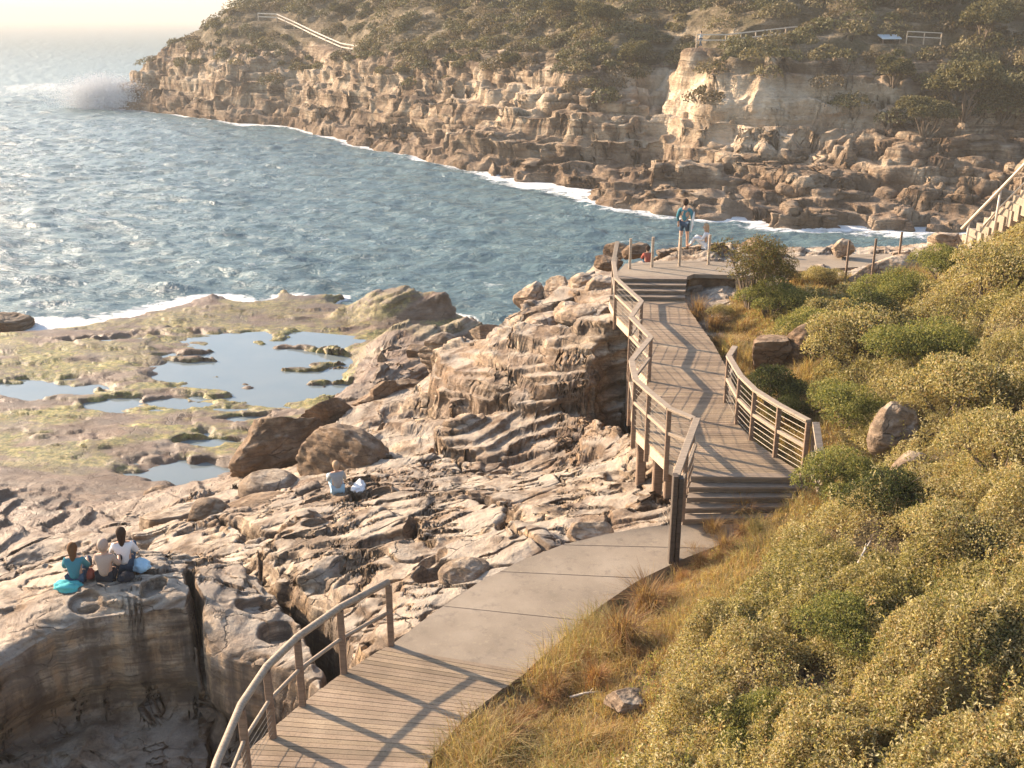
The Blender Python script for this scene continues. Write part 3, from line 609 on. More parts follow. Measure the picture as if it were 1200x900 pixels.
# ================================================================== SEA
us = np.concatenate([np.linspace(-1.3, -.66, 60)[:-1], np.linspace(-.66, .62, 900), np.linspace(.62, 1.3, 40)[1:]])
Ys = np.concatenate([np.linspace(28, 60, 260)[:-1], 60 * (240 / 60) ** np.linspace(0, 1, 480), 240 * (9000 / 240) ** np.linspace(0, 1, 160)[1:]])
U, Yg = np.meshgrid(us, Ys); X = U * Yg
amp = ss(2500, 150, Yg)
def swell(x, y):
    z = 0
    for a, wl, dirn, ph in [(.20, 17, 1.25, 0), (.12, 9.5, .95, 2), (.09, 6.1, 1.6, 4), (.06, 3.7, 1.1, 1)]:
        ph2 = 1.6 * n2(x * .03, y * .03, int(wl * 10)); q = np.sin((x * math.cos(dirn) + y * math.sin(dirn)) * 2 * math.pi / wl + ph + ph2 * 3)
        z = z + a * (1 - np.abs(q)) * 1.6 * (.6 + .6 * n2(x * .06 + wl, y * .06, 407))
    return z * 1.35 + .17 * fb2(x * .35, y * .55, 4, 411) 
Zs = swell(X, Yg) * amp
shs = np.maximum(np.where(Yg < 66, base_f(X, Yg), -9), np.where(Yg > 63, far0(X, Yg), -9))
Zs = Zs * (1 - .75 * ss(-2.6, -.2, shs)) - .1
foam = np.clip(np.where(Yg > 68, ss(-4.0, -.1, shs), ss(-1.9, -.1, shs)) * .95 + .12 * ss(.3, .8, fb2(X * .08, Yg * .16, 4, 421)), 0, 1) + .12 * ss(60, 45, Yg)
sx_, sy_ = un(150, 112, 0)
foam = np.maximum(foam, .8 * ss(14, 3, np.hypot((X - sx_ ) * .45, Yg - sy_ - 4)))
for (a, b, ra, rb, k) in [(60, 103, 75, 6, .52), (90, 378, 90, 7, .8), (190, 370, 60, 7, .8), (260, 352, 60, 8, .65), (20, 110, 60, 5, .45), (330, 130, 60, 4, .3)]:
    ppx, ppy = proj(X, Yg, np.zeros_like(X)); foam = np.maximum(foam, k * ss(1.3, .6, np.hypot((ppx - a) / ra, (ppy - b) / rb)))
idx = np.arange(X.size).reshape(X.shape); F = np.stack([idx[:-1, :-1], idx[:-1, 1:], idx[1:, 1:], idx[1:, :-1]], -1).reshape(-1, 4)
sea = mesh_np('sea', np.stack([X, Yg, Zs], -1).reshape(-1, 3), F, M['sea'], None, True, {'foam': foam.ravel()})
tag(sea, 'rippled blue green sea with foam along the rocks', None, None, 'structure')

# ================================================================== WALKWAYS
rnd = random.Random(5); RS = np.random.RandomState(11)
def resample(pl, n):
    P = np.array([p[:2] for p in pl], float); zz = np.array([p[2] if len(p) > 2 else 0 for p in pl])
    d = np.concatenate([[0], np.cumsum(np.hypot(*np.diff(P, axis=0).T))]); t = np.linspace(0, d[-1], n)
    return np.stack([np.interp(t, d, P[:, 0]), np.interp(t, d, P[:, 1]), np.interp(t, d, zz)], 1), d[-1]
def boards(name, L, Rr, z, parent, bw=.105, gap=.010, th=.04, over=.03):
    _, la = resample(L, 2); _, lb = resample(Rr, 2); n = int(max(la, lb) / bw)
    A, _ = resample(L, n + 1); B, _ = resample(Rr, n + 1); V = []; F = []; C = []
    for i in range(n):
        a0, a1, b0, b1 = A[i, :2], A[i+1, :2], B[i, :2], B[i+1, :2]; g0 = gap / bw / 2
        p = [a0 + (a1 - a0) * g0, a0 + (a1 - a0) * (1 - g0), b0 + (b1 - b0) * (1 - g0), b0 + (b1 - b0) * g0]
        e = (b0 - a0) / np.linalg.norm(b0 - a0); j0 = over + rnd.uniform(-.008, .008); j1 = over + rnd.uniform(-.008, .008)
        p[0] = p[0] - e * j0; p[1] = p[1] - e * j0; p[2] = p[2] + e * j1; p[3] = p[3] + e * j1
        dz = rnd.uniform(-.003, .002); k = len(V)
        V += [(*q, z - th) for q in p] + [(*q, z + dz) for q in p]
        F += [(k+3, k+2, k+1, k), (k+4, k+5, k+6, k+7), (k, k+1, k+5, k+4), (k+1, k+2, k+6, k+5), (k+2, k+3, k+7, k+6), (k+3, k, k+4, k+7)]
        c = rnd.uniform(.80, 1.12); C += [(c, c * rnd.uniform(.97, 1.0), c * rnd.uniform(.94, 1.0))] * 8
    F = [f[::-1] for f in F]
    return mesh_np(name, V, F, M['deck'], parent, False, {'board': np.array(C)})
def fascia(name, pl, z, ht, mat, parent, off=0.0, th=.04):
    m = MB()
    for a, b in zip(pl[:-1], pl[1:]): m.beam((a[0], a[1], z - ht / 2), (b[0], b[1], z - ht / 2), th, ht, bev=.05)
    return m.build(name, mat, parent)

w1 = empty('boardwalk', (*d1L[3], ZD1)); tag(w1, 'weathered plank boardwalk curving out of the bottom of the picture', 'boardwalk')
def par(o, root):       # keep world placement under a moved empty
    o.location = tuple(-Vector(root.location)); return o
def under(root): return root
for o in [boards('decking', d1L, d1R, ZD1 + .01, w1), fascia('edge_beam', d1L, ZD1 - .045, .18, M['post'], w1), fascia('edge_beam', d1R, ZD1 - .045, .18, M['post'], w1)]: par(o, w1)
for i in range(0, 6):
    a = Vector((*d1L[i], 0)); b = Vector((*d1R[i], 0)); m = MB(); m.beam((a.x, a.y, ZD1 - .15), (b.x, b.y, ZD1 - .15), .09, .16); par(m.build('joist', M['post'], w1), w1)
    for q in (.06, .94):
        p = a.lerp(b, q); m = MB(); m.beam((p.x, p.y, 3.0 if p.x < -3 else 4.6), (p.x, p.y, ZD1 - .23), .14, .14); par(m.build('support_post', M['post'], w1), w1)

m = MB(); n = 40; A, _ = resample(cL, n); B, _ = resample(cR, n)
B[-1] = B[-1]
nl = 9
V = []; F = []
for i in range(n):
    for j in range(nl):
        q = j / (nl - 1); p = A[i] + (B[i] - A[i]) * q; V.append(p)
for i in range(n - 1):
    for j in range(nl - 1):
        k = i * nl + j; F.append((k, k + 1, k + nl + 1, k + nl))
V = np.array(V); k = len(V); Vb = V.copy(); Vb[:, 2] -= .25
F = F + [(f[3] + k, f[2] + k, f[1] + k, f[0] + k) for f in F]
for i in range(n - 1):
    for j in (0, nl - 1):
        a = i * nl + j; b = a + nl; F.append((a, b, b + k, a + k) if j == 0 else (b, a, a + k, b + k))
for j in range(nl - 1):
    F.append((j + 1, j, j + k, j + 1 + k)); a = (n - 1) * nl + j; F.append((a, a + 1, a + 1 + k, a + k))
cp_ = mesh_np('concrete_path', np.vstack([V, Vb]), F, M['concrete']); tag(cp_, 'smooth beige concrete path between the lower boardwalk and the steps', None, None, 'structure')
jm = MB()
for i in (9, 18, 27):
    a, b = A[i], B[i]; d = (b - a) * .004
    jm.beam((a[0] + d[0], a[1] + d[1], a[2] + .0015), (b[0] - d[0], b[1] - d[1], b[2] + .0015), .012, .005)
jo = jm.build('path_joint', plain('joint_sealant', (.13, .10, .08), .9), None); tag(jo, 'thin dark joints across the concrete path', None, None, 'structure')

w2 = empty('boardwalk', (*m2L[0], ZD2)); tag(w2, 'long raised plank boardwalk between the steps with railings on both sides', 'boardwalk')
w2o = [boards('decking', m2L, m2R, ZD2 + .01, w2), fascia('edge_beam', m2L, ZD2 - .045, .22, M['pale_post'], w2), fascia('edge_beam', m2R, ZD2 - .045, .22, M['pale_post'], w2)]
for (px, py, zb) in [(766, 531, 6.2), (779, 546, 6.4), (747, 512, 5.6)]:
    x, y = un(px, py, 7.8); m = MB(); m.beam((x + .10, y, zb), (x + .10, y, ZD2 - .09), .19, .19); w2o.append(m.build('support_post', M['post'], w2))
for Yp in (21.5, 23.5, 25.5, 27.5, 29.5):
    for xx_ in (3.35, 4.6): m = MB(); m.beam((xx_, Yp, 5.2), (xx_, Yp, ZD2 - .06), .16, .16); w2o.append(m.build('support_post', M['post'], w2))
for o in w2o: par(o, w2)

def stair(name, lab, B0, B1, T0, T1, z0, z1, nr, mat_t):
    root = empty(name, (*B0, z0)); tag(root, lab, 'steps')
    B0, B1, T0, T1 = map(Vector, (B0, B1, T0, T1)); r = (z1 - z0) / nr
    for k in range(nr):
        q0 = k / nr; q1 = (k + 1) / nr; a = B0.lerp(T0, q0); b = B1.lerp(T1, q0); c = B1.lerp(T1, q1); d = B0.lerp(T0, q1); z = z0 + r * (k + 1)
        f = (a - d).normalized() * .025
        m = MB(); m.prism([tuple(a + f), tuple(b + f), tuple(c), tuple(d)], z - .04, z if k < nr - 1 else z + .008)
        e = (c - b).normalized() * .02; m.prism([tuple(a + e), tuple(b + e), tuple(b + 2.2 * e), tuple(a + 2.2 * e)], z - r - (.3 if k == 0 else 0), z - .042)
        par(m.build('step', mat_t, root), root)
    return root
M['tread'] = wood_mat('stair_tread_timber', (.20, .15, .11), (.32, .25, .185))
stair('timber_steps', 'wide timber steps down from the raised boardwalk to the grass edge', stB[0], stB[1], stT[0], (stT[1][0], stT[1][1]), 7.38, ZD2, 5, M['tread'])
uB = [m2L[-1], m2R[-1]]; uT = [(3.25, 31.15), (5.45, 31.1)]
stair('timber_steps', 'far timber steps up to the lookout platform above the raised boardwalk', (uB[0][0], uB[0][1]), (uB[1][0], uB[1][1]), uT[0], uT[1], ZD2 + .012, ZD3, 4, M['tread'])
lp = empty('lookout_platform', (4.5, 31.5, ZD3)); tag(lp, 'flat pale lookout platform with a dark front edge above the far steps', 'platform')
lm = MB(); poly = [(3.2, 31.16), (5.45, 31.12), (5.7, 31.45), (7.0, 31.3), (7.6, 32.2), (7.3, 33.1), (5.6, 33.4), (3.7, 32.9)]
lm.prism(poly, ZD3 - .12, ZD3); par(lm.build('slab', M['concrete'], lp), lp)
lm = MB(); lm.prism([(5.62, 31.52), (6.98, 31.37), (7.3, 32.0), (5.7, 32.2)], 7.4, ZD3 - .125); par(lm.build('retaining_wall', M['brown_rock'], lp), lp)
lm = MB()
for k in range(4): lm.beam((3.3, 31.2, 8.25 - k * .14), (5.4, 31.16, 8.25 - k * .14), .05, .13)
par(lm.build('fascia_board', M['dark_post'], lp), lp)
tp = MB(); tp.prism([un(*p, 8.42) for p in [(862,325),(875,309),(925,301),(1000,298),(1075,297),(1110,300),(1090,312),(1000,313),(930,318)]], 7.9, 8.42)
tag(tp.build('path', M['concrete']), 'pale path running right from the lookout towards the hillside stairs', None, None, 'structure')

def railing(name, label, pts, h=1.08, top=(.12, .05), mid=.55, wires=0, mats=('rail', 'post'), post=.09, below=.35, group=None, posts=None, rnd_rail=False, posth=None, cat='railing', wire_r=.005):
    root = empty(name, pts[0]); tag(root, label, cat, group); V3 = [Vector(p) for p in pts]
    for i, p in enumerate(V3):
        if posts is not None and i not in posts: continue
        m = MB(); ph = posth or h; m.beam(p - Vector((0, 0, below)), p + Vector((0, 0, ph - (top[1] if top else 0))), post, post * .8, up=(0, 1, 0)); par(m.build('post', M[mats[1]], root), root)
    def line(zo, wd, ht, nm):
        m = MB()
        if rnd_rail: m.tube([p + Vector((0, 0, zo)) for p in V3], wd / 2, 8)
        else:
            for a, b in zip(V3[:-1], V3[1:]): m.beam(a + Vector((0, 0, zo)), b + Vector((0, 0, zo)), wd, ht)
        par(m.build(nm, M[mats[0]], root, rnd_rail), root)
    if top: line(h - top[1] / 2, top[0], top[1], 'handrail')
    if mid: line(mid, (top or (.06, .06))[0] * .55, .07, 'mid_rail')
    for k in range(wires):
        zo = .10 + (h - .2) * k / max(1, wires - 1)
        if mid and abs(zo - mid) < .05: continue
        m = MB(); m.tube([p + Vector((0, 0, zo)) for p in V3], wire_r, 5); par(m.build('wire', M['wire'], root), root)
    return root
def mids(pts, n):   # subdivide
    out = []
    for a, b in zip(pts[:-1], pts[1:]):
        k = max(1, round((Vector(b) - Vector(a)).length / n)); out += [tuple(Vector(a).lerp(Vector(b), j / k)) for j in range(k)]
    return out + [tuple(pts[-1])]
eb = un(786, 654, 7.3)
# left rail of the raised boardwalk, stepping down to the dark end post
lt = [(*m2L[i], ZD2) for i in range(len(m2L) - 1)]
lt = [(p[0] - .05, p[1], p[2]) for p in lt]
rl = railing('railing', 'long zigzag timber railing with wires on the sea side of the raised boardwalk', mids(lt[:4], 9) + mids(lt[4:], 1.9) + [(3.05, 30.2, ZD2 + .05), (3.25, 31.2, ZD3)], 1.10, (.13, .045), .58, 9, below=.42)
sr = railing('railing', 'short sloping handrail beside the steps ending on the tall dark post', [(m2L[0][0] + .0, m2L[0][1] - .06, ZD2), ((m2L[0][0] + eb[0]) / 2, (m2L[0][1] + eb[1]) / 2, 7.84), (eb[0] + .02, eb[1] + .06, 7.72)], 1.12, (.13, .045), .58, 6, posts=[1])
for k, (dx, hh) in enumerate([(0, 8.86), (.10, 8.80)]):
    m = MB(); m.beam((eb[0] + dx, eb[1] + dx * .4, 6.6), (eb[0] + dx, eb[1] + dx * .4, hh), .085, .16, up=(0, 1, 0)); par(m.build('end_post', M['dark_post'], sr), sr)
rt = [(5.0, 21.9, 8.0), (4.72, 21.2, 8.0)] + [(*un(*p, 8.0), 8.0) for p in [(863,497),(880,516),(908,536),(941,556)]]
railing('railing', 'curved timber railing with wires on the hillside edge of the raised boardwalk', mids(rt, 1.4), 1.10, (.13, .045), .56, 9, below=.3)
e2 = un(966, 560, 8.45)
railing('railing', 'short timber handrail sloping down the hill side of the lower steps', [(rt[-1][0] + .12, rt[-1][1] - .05, 8.0), (e2[0], e2[1], 7.38)], 1.08, (.13, .045), .5, 7, below=.3)
# near railing on the left
nl_ = [(*un(*p, 8.14), 7.0) for p in [(457,681),(400,711),(350,746),(314,781),(284,826),(256,893),(236,962)]]
nl_ = [(p[0] - .03, p[1] + .03, p[2]) for p in nl_]
nr_ = railing('railing', 'grey rounded log handrail on posts curving along the lower boardwalk', nl_, 1.16, (.105, .10), .60, 0, mats=('rail', 'post'), post=.095, below=.45, rnd_rail=True)
for k in range(5):
    m = MB(); m.tube([Vector(nl_[i]) + Vector((.02, 0, .12 + .09 * k)) for i in range(3, 7)], .004, 5); par(m.build('wire', M['wire'], nr_), nr_)
for o in [c for c in nr_.children if c.name.startswith('post')]:
    c0 = Vector(o.data.vertices[0].co); bm_ = MB(); vs = [v.co for v in o.data.vertices]; cx = sum(v.x for v in vs) / len(vs); cy2 = sum(v.y for v in vs) / len(vs)
    for zz in (6.88, 7.60, 8.06): bm_.tube([(cx, cy2 - .040, zz), (cx, cy2 - .052, zz)], .014, 8)
    b_ = bm_.build('bolt', M['wire'], o)
# lookout posts
up_ = [(*un(*p, ZD3), ZD3) for p in [(738,315),(764,313),(796,312),(830,310)]]
railing('wire_fence', 'four slim pale posts with thin wires around the back of the lookout platform', up_, .98, None, None, 3, mats=('rail', 'pale_post'), post=.08, below=.3, cat='fence')
# fence and stair handrail up on the right
fr = [unY(991, 323, 29.6), unY(1022, 321, 29.4), unY(1052, 312, 30.4)]
railing('wire_fence', 'three grey posts with sagging wires above the pale path near the right stairs', fr, 1.05, None, None, 3, mats=('rail', 'post'), post=.06, below=.4, cat='fence')
M['pale_pipe'] = plain('pale_painted_pipe', (.55, .47, .38), .5, var=.08)
hp = [unY(1127, 268, 33.2), unY(1173, 221, 31.6), unY(1200, 193, 30.7), unY(1262, 132, 28.8)]
hq = [unY(1147, 270, 33.0), unY(1173, 242, 31.9), unY(1200, 215, 31.0), unY(1262, 160, 29)]
hr = empty('handrail', hp[0]); tag(hr, 'pale pipe handrail climbing the stairs out of the right edge', 'handrail')
for nm, pl, rr in (('top_rail', hp, .045), ('lower_rail', hq, .03)):
    m = MB(); m.tube(pl, rr, 8); par(m.build(nm, M['pale_pipe'], hr, True), hr)
for (a, b) in [((1136, 259), (1136, 272)), ((1173, 221), (1173, 261)), ((1215, 178), (1215, 222))]:
    Yq = 33 - (a[0] - 1136) * .035; m = MB(); p1 = unY(*a, Yq); m.tube([p1, (p1[0], p1[1], unY(*b, Yq)[2] - .4)], .04, 8); par(m.build('post', M['pale_pipe'], hr, True), hr)
ss_ = empty('stone_steps', unY(1160, 270, 33)); tag(ss_, 'pale stone steps under the pipe handrail on the right', 'steps')
for k in range(9):
    a = unY(1146 + k * 9, 279 - k * 6.5, 33 - k * .3); m = MB(); m.prism([(a[0] - .2, a[1] - .15), (a[0] + .32, a[1] - .15), (a[0] + .32, a[1] + .6), (a[0] - .2, a[1] + .75)], a[2] - .5, a[2]); par(m.build('step', M['concrete'], ss_), ss_)

# ================================================================== BOULDERS
def ico(sub):
    import bmesh
    bm = bmesh.new(); bmesh.ops.create_icosphere(bm, subdivisions=sub, radius=1); V = np.array([v.co[:] for v in bm.verts]); F = np.array([[v.index for v in f.verts] for f in bm.faces]); bm.free(); return V, F
ICO5 = ico(6); ICO4 = ico(4); ICO2 = ico(2)
def boulder(label, px, py, z, size, rz=0, seed=1, cuts=9, depth=.72, mat='rock', tilt=(0, 0), bedk=.05, name='boulder', group=None, rough=1.0, sink=.25):
    """px,py,z = middle of its base; size = full width, depth, height in metres"""
    r_ = np.random.RandomState(seed); V, F = ICO5; P = V.copy()
    for _ in range(cuts):
        n = r_.normal(size=3); n /= np.linalg.norm(n); d = r_.uniform(depth - .20, depth + .04); over = np.maximum(0, P @ n - d); P = P - (over * .92)[:, None] * n
    S = np.array(size) / 2; P = P / np.abs(P).max(0) * S
    s_ = seed * 3.7; q = P + s_
    nn = V * .06 * min(size) * fb3(q[:, 0] * 1.1, q[:, 1] * 1.1, q[:, 2] * 2.2, 4, seed)[:, None] * rough
    P = P + nn
    # bedding grooves
    bz = P[:, 2] + .25 * P[:, 0] * r_.uniform(-1, 1) + .12 * n3(q[:, 0], q[:, 1], q[:, 2], seed + 3)
    fr_ = (bz / .22) - np.floor(bz / .22); P[:, :2] *= (1 - bedk * np.exp(-((fr_ - .5) / .18) ** 2))[:, None]
    P = P + V * (.018 * rough * fb3(q[:, 0] * 6, q[:, 1] * 6, q[:, 2] * 9, 3, seed + 5))[:, None]
    e = Matrix.Rotation(rz, 3, 'Z') @ Matrix.Rotation(tilt[0], 3, 'X') @ Matrix.Rotation(tilt[1], 3, 'Y'); P = P @ np.array(e).T
    x, y = un(px, py, z); o = mesh_np(name, P, F, M[mat], None, True)
    o.location = (x, y, z + size[2] / 2 - sink * size[2]); tag(o, label, 'boulder', group); return o
boulder('largest dark brown boulder, leaning with a flat shaded face at the pool edge', 322, 548, 2.2, (3.4, 2.6, 2.5), .5, 3, 15, .64, 'brown_rock', (.1, -.30), .03)
boulder('dark boulder with a lit left corner just right of the leaning boulder', 405, 572, 2.6, (2.9, 2.4, 2.4), -.3, 8, 15, .64, 'brown_rock', (0, .25), .03)
boulder('ridge shaped reddish boulder top behind the two dark boulders', 388, 505, 1.7, (2.4, 1.6, 1.9), .5, 12, 14, .66, 'brown_rock', (.1, .1), .05)
boulder('smooth round tan boulder low in front of the leaning boulder', 318, 585, 2.6, (1.9, 1.5, 1.2), 0, 21, 1, .95, 'rock', (0, .05), 0, rough=.5)
boulder('long low dome of tan rock beneath the smooth round boulder', 300, 610, 2.9, (2.6, 1.6, .9), .25, 24, 2, .9, 'brown_rock', (0, -.15), .02, rough=.7)
boulder('long wedge slab with a lit orange top sloping down to the left', 205, 640, 2.0, (3.4, 2.0, 1.9), .35, 31, 9, .62, 'rock', (.25, -.38), .03)
boulder('blocky dark rock at the raised end of the wedge slab', 243, 630, 2.9, (1.5, 1.3, 1.5), .2, 33, 8, .66, 'brown_rock', (.2, -.2), .06)
boulder('small brown block standing in the pool left of the boulders', 190, 592, .6, (1.3, 1.1, .9), .4, 36, 8, .7, 'brown_rock', (0, .2), .06)
boulder('broad flat topped rock mound left of the strata outcrop', 455, 478, 2.0, (3.4, 2.4, 1.4), .2, 41, 7, .75, 'brown_rock', (0, -.1), .05)
boulder('pointed dark block on top of the flat rock mound', 447, 470, 2.7, (1.2, 1.0, 1.2), .5, 44, 8, .65, 'brown_rock', (0, .3), .03)
boulder('small squared dark block at the back of the tidal ledge', 488, 417, 2.2, (.9, .8, .8), .3, 46, 8, .64, 'brown_rock', (0, .1), .03)
boulder('little upright pale stone at the rim of the large pool', 449, 428, 1.6, (.45, .4, .9), .3, 48, 6, .7, 'rock')
boulder('knobbly rock lump at the left shoulder of the outcrop', 520, 428, 3.6, (2.2, 1.6, 1.7), .1, 50, 5, .8, 'rock', (0, 0), .07)
boulder('squared rock block on the skyline left of the bleached boulders', 570, 402, 4.2, (1.6, 1.3, 1.1), .1, 52, 9, .66, 'rock', (0, .05), .05)
for i, (px, py, z, sz, lab) in enumerate([(622, 362, 5.7, (1.3, 1.2, 1.5), 'bleached rounded boulder at the seaward end of the bluff'),
        (655, 352, 6.1, (1.3, 1.2, 1.2), 'bleached boulder in the middle of the bluff row'), (682, 350, 6.4, (1.4, 1.2, 1.3), 'tallest bleached boulder on the bluff top'),
        (705, 352, 6.6, (1.2, 1.2, 1.2), 'bleached boulder nearest the railing on the bluff'), (690, 378, 6.9, (2.2, 1.3, .8), 'wide pale grey flat boulder below the bleached row'),
        (640, 385, 5.9, (1.8, 1.3, .8), 'flat tan slab below the seaward bleached boulder'), (665, 372, 6.4, (1.4, 1.1, .8), 'small pale boulder wedged between flat slabs on the bluff')]):
    boulder(lab, px, py, z, sz, i * .7, 60 + i, 5, .78, 'pale_rock', (0, .1 * (i % 3)), .03, group='bleached boulders on the bluff')
boulder('dark rock jutting out of the water at the left picture edge', 5, 385, .0, (3.2, 2.2, 1.6), .2, 71, 7, .7, 'brown_rock', (0, .15), .06)
boulder('dark grey boulder half buried in yellow grass beside the railing', 905, 425, 8.1, (1.35, 1.1, 1.25), .3, 74, 10, .68, 'brown_rock', (0, .1), .01)
boulder('dark ledge boulder behind the grey boulder under the shrubs', 945, 415, 8.3, (1.5, 1.2, 1.2), .1, 76, 8, .72, 'brown_rock', (0, 0), .03)
boulder('long tan boulder poking out of the heath on the hillside', 1052, 515, 8.75, (1.5, .8, 1.0), .5, 78, 6, .75, 'rock', (0, -.55), .02)
boulder('small pale stone in the heath below the long boulder', 1066, 560, 8.9, (.8, .5, .6), .6, 80, 6, .75, 'rock', (0, -.5), .02)
boulder('pale grey slab with black blotches beside the foot of the stairs', 1112, 300, 9.0, (1.5, 1.2, 1.1), .2, 82, 7, .75, 'pale_rock', (0, .1), .03)
boulder('squared pale rock beyond the wire fence on the right', 985, 300, 8.5, (.9, .7, .75), .2, 84, 10, .64, 'pale_rock', (0, 0), .01)
boulder('small pale block right of the wire fence posts', 1058, 302, 8.5, (.7, .5, .5), .1, 85, 10, .64, 'pale_rock', (0, 0), .01)
boulder('low pale sandstone slab beside the steps along the shrubs', 1035, 325, 8.7, (2.6, 1.1, .8), .35, 86, 4, .8, 'pale_rock', (0, -.15), .02)
boulder('white grey rock beside the concrete path near the tall dark post', 692, 630, 7.0, (.85, .5, .45), .1, 88, 7, .72, 'pale_rock', (0, 0), .02)
boulder('rounded pale rock at the edge of the concrete path', 545, 680, 6.5, (1.0, .8, .55), .3, 90, 3, .85, 'rock', (0, 0), .03)
boulder('pale rock among the dry grass right of the lower boardwalk', 735, 828, 7.3, (.6, .4, .3), .3, 92, 7, .7, 'rock', (0, 0), .02)
for i, (px, py, z) in enumerate([(712, 312, 7.0), (745, 300, 7.3), (862, 300, 7.8), (722, 300, 6.8), (880, 296, 7.6)]):
    boulder(['dark jagged rock at the seaward corner of the lookout', 'low brown rock behind the first lookout post', 'low dark rock on the shore side of the pale path', 'dark rock on the bluff edge beyond the railing end', 'brown rock slab at the far point right of the standing man'][i], px, py, z, (1.2 + .3 * (i % 3), 1.0, .7), i, 95 + i, 7, .7, 'brown_rock', (0, 0), .05)

# ================================================================== VEGETATION
def rot_basis(n, rs):
    a = np.cross(n, rs.normal(size=n.shape)); a /= np.linalg.norm(a, axis=1, keepdims=True) + 1e-9; b = np.cross(n, a); return a, b
def leaves(name, P, N, ln, wd, col, mat, parent=None, fold=.25, jit=.8, rs=None):
    """one small folded leaf per point"""
    rs = rs or np.random.RandomState(3); n = len(P); d = N + rs.normal(size=N.shape) * jit; d /= np.linalg.norm(d, axis=1, keepdims=True) + 1e-9
    a, b = rot_basis(d, rs); ln = (ln * rs.uniform(.6, 1.35, n))[:, None]; wd = (wd * rs.uniform(.7, 1.3, n))[:, None]
    tipdir = a * .8 + d * .35
    v0 = P; v1 = P + tipdir * ln * .5 + b * wd * .5 + d * wd * fold; v2 = P + tipdir * ln; v3 = P + tipdir * ln * .5 - b * wd * .5 + d * wd * fold
    V = np.stack([v0, v1, v2, v3], 1).reshape(-1, 3); F = np.arange(4 * n).reshape(n, 4)
    return mesh_np(name, V, F, mat, parent, False, {'col': np.repeat(col, 4, axis=0)})
def pal(rs, n, cols, wts, var=.25):
    c = np.array(cols)[rs.choice(len(cols), n, p=np.array(wts) / sum(wts))]; return c * rs.uniform(1 - var, 1 + var, (n, 1))
HEATH = [(.160, .160, .054), (.27, .240, .085), (.39, .325, .140), (.50, .42, .235), (.36, .24, .10), (.080, .078, .030)]
GREENW = [3, 4, 3.5, 2, .5, 1.5]; DRYW = [.5, 1.5, 4, 5, 2.0, .8]

def mounds(x, y):
    wx = x + .25 * n2(x * 1.1, y * 1.1, 501); wy = y + .25 * n2(x * 1.1, y * 1.1, 502)
    d1, d2, cid = wor2(wx * .80, wy * .80, 503); dome = np.sqrt(np.clip(1 - (d1 / .72) ** 2, 0, 1))
    e1, e2, eid = wor2(wx * 1.9, wy * 1.9, 507); d = np.sqrt(np.clip(1 - (e1 / .7) ** 2, 0, 1))
    return dome * (.30 + .75 * cid) + .34 * d * (.4 + eid) + .22 * fb2(x * 2.2, y * 2.2, 3, 509), cid
def heath_zone(x, y, hm):
    w_ = .9 * fb2(x * .5, y * .5, 3, 511)
    return ss(1.7, 2.9, hm + w_ + .9 * ss(16, 19, y))
N_ = 1900000; rs = np.random.RandomState(17)
Y = 6.0 * (34 / 6.0) ** rs.rand(N_); X = (rs.rand(N_) * .80 - .06) * Y
hm = hill_mask(X, Y); keep = hm > .6; X, Y, hm = X[keep], Y[keep], hm[keep]
hz = heath_zone(X, Y, hm); keep = (rs.rand(len(X)) < hz * ss(-.55, -.2, fb2(X * .9, Y * .9, 3, 515))) ; X, Y, hm, hz = X[keep], Y[keep], hm[keep], hz[keep]
g = near_h(X, Y); mo, cid = mounds(X, Y); hs = .62 - .25 * ss(19, 27, Y); ch = hz * (.10 + hs * mo)
eps = .05; gx = (near_h(X + eps, Y) + hz * hs * mounds(X + eps, Y)[0] - g - hz * hs * mo) / eps; gy = (near_h(X, Y + eps) + hz * hs * mounds(X, Y + eps)[0] - g - hz * hs * mo) / eps
Nn = np.stack([-gx, -gy, np.ones_like(gx)], 1); Nn /= np.linalg.norm(Nn, axis=1, keepdims=True)
dep = rs.rand(len(X)) ** 1.6 * .32
Z = g + ch - dep * (.4 + mo) + .03
P = np.stack([X, Y, Z], 1)
dry = ss(-.35, .45, fb2(X * .22, Y * .22, 3, 521) + .25 * ss(11, 8, Y) + .5 * (X / Y - .3) + .35 * (cid - .5))
c1 = pal(rs, len(X), HEATH, GREENW); c2 = pal(rs, len(X), HEATH, DRYW); col = c1 * (1 - dry[:, None]) + c2 * dry[:, None]
far_ = ss(14, 30, Y)
lsz = .044 * (1 + 1.1 * far_); 
heath = leaves('heath', P, Nn, lsz, lsz * .46, col, M['leaf'], None, rs=rs)
tag(heath, 'dense low coastal heath covering the hillside on the right', None, None, 'stuff')
print('heath leaves', len(X))
# twigs showing between the leaves
k = rs.choice(len(X), 9000, replace=False); b0 = P[k] - np.array([0, 0, .25]); 
leaves('heath', b0, np.tile([0, 0, 1.0], (len(k), 1)), .42, .010, pal(rs, len(k), [(.16, .12, .08), (.26, .21, .15)], [1, 1]), M['leaf'], heath, fold=0, jit=.5, rs=rs).name = 'twigs'

# upright sprigs standing out of the canopy
k = rs.choice(len(X), 3600, replace=False); m_ = 16; i_ = np.repeat(k, m_); h_ = np.tile(np.linspace(.02, 1, m_), len(k)); ht = np.repeat(rs.uniform(.15, .42, len(k)), m_); ln_ = np.repeat(rs.normal(size=(len(k), 2)) * .25, m_, axis=0)
Ps = P[i_] + np.stack([ln_[:, 0] * h_ * ht, ln_[:, 1] * h_ * ht, h_ * ht + .02], 1) + rs.normal(size=(len(i_), 3)) * .008
leaves('sprigs', Ps, np.tile([0, 0, .6], (len(i_), 1)), .055, .022, pal(rs, len(k), HEATH, [1, 3, 4, 4, 1, .2]).repeat(m_, axis=0) * rs.uniform(.85, 1.15, (len(i_), 1)), M['leaf'], heath, jit=.9, rs=rs)
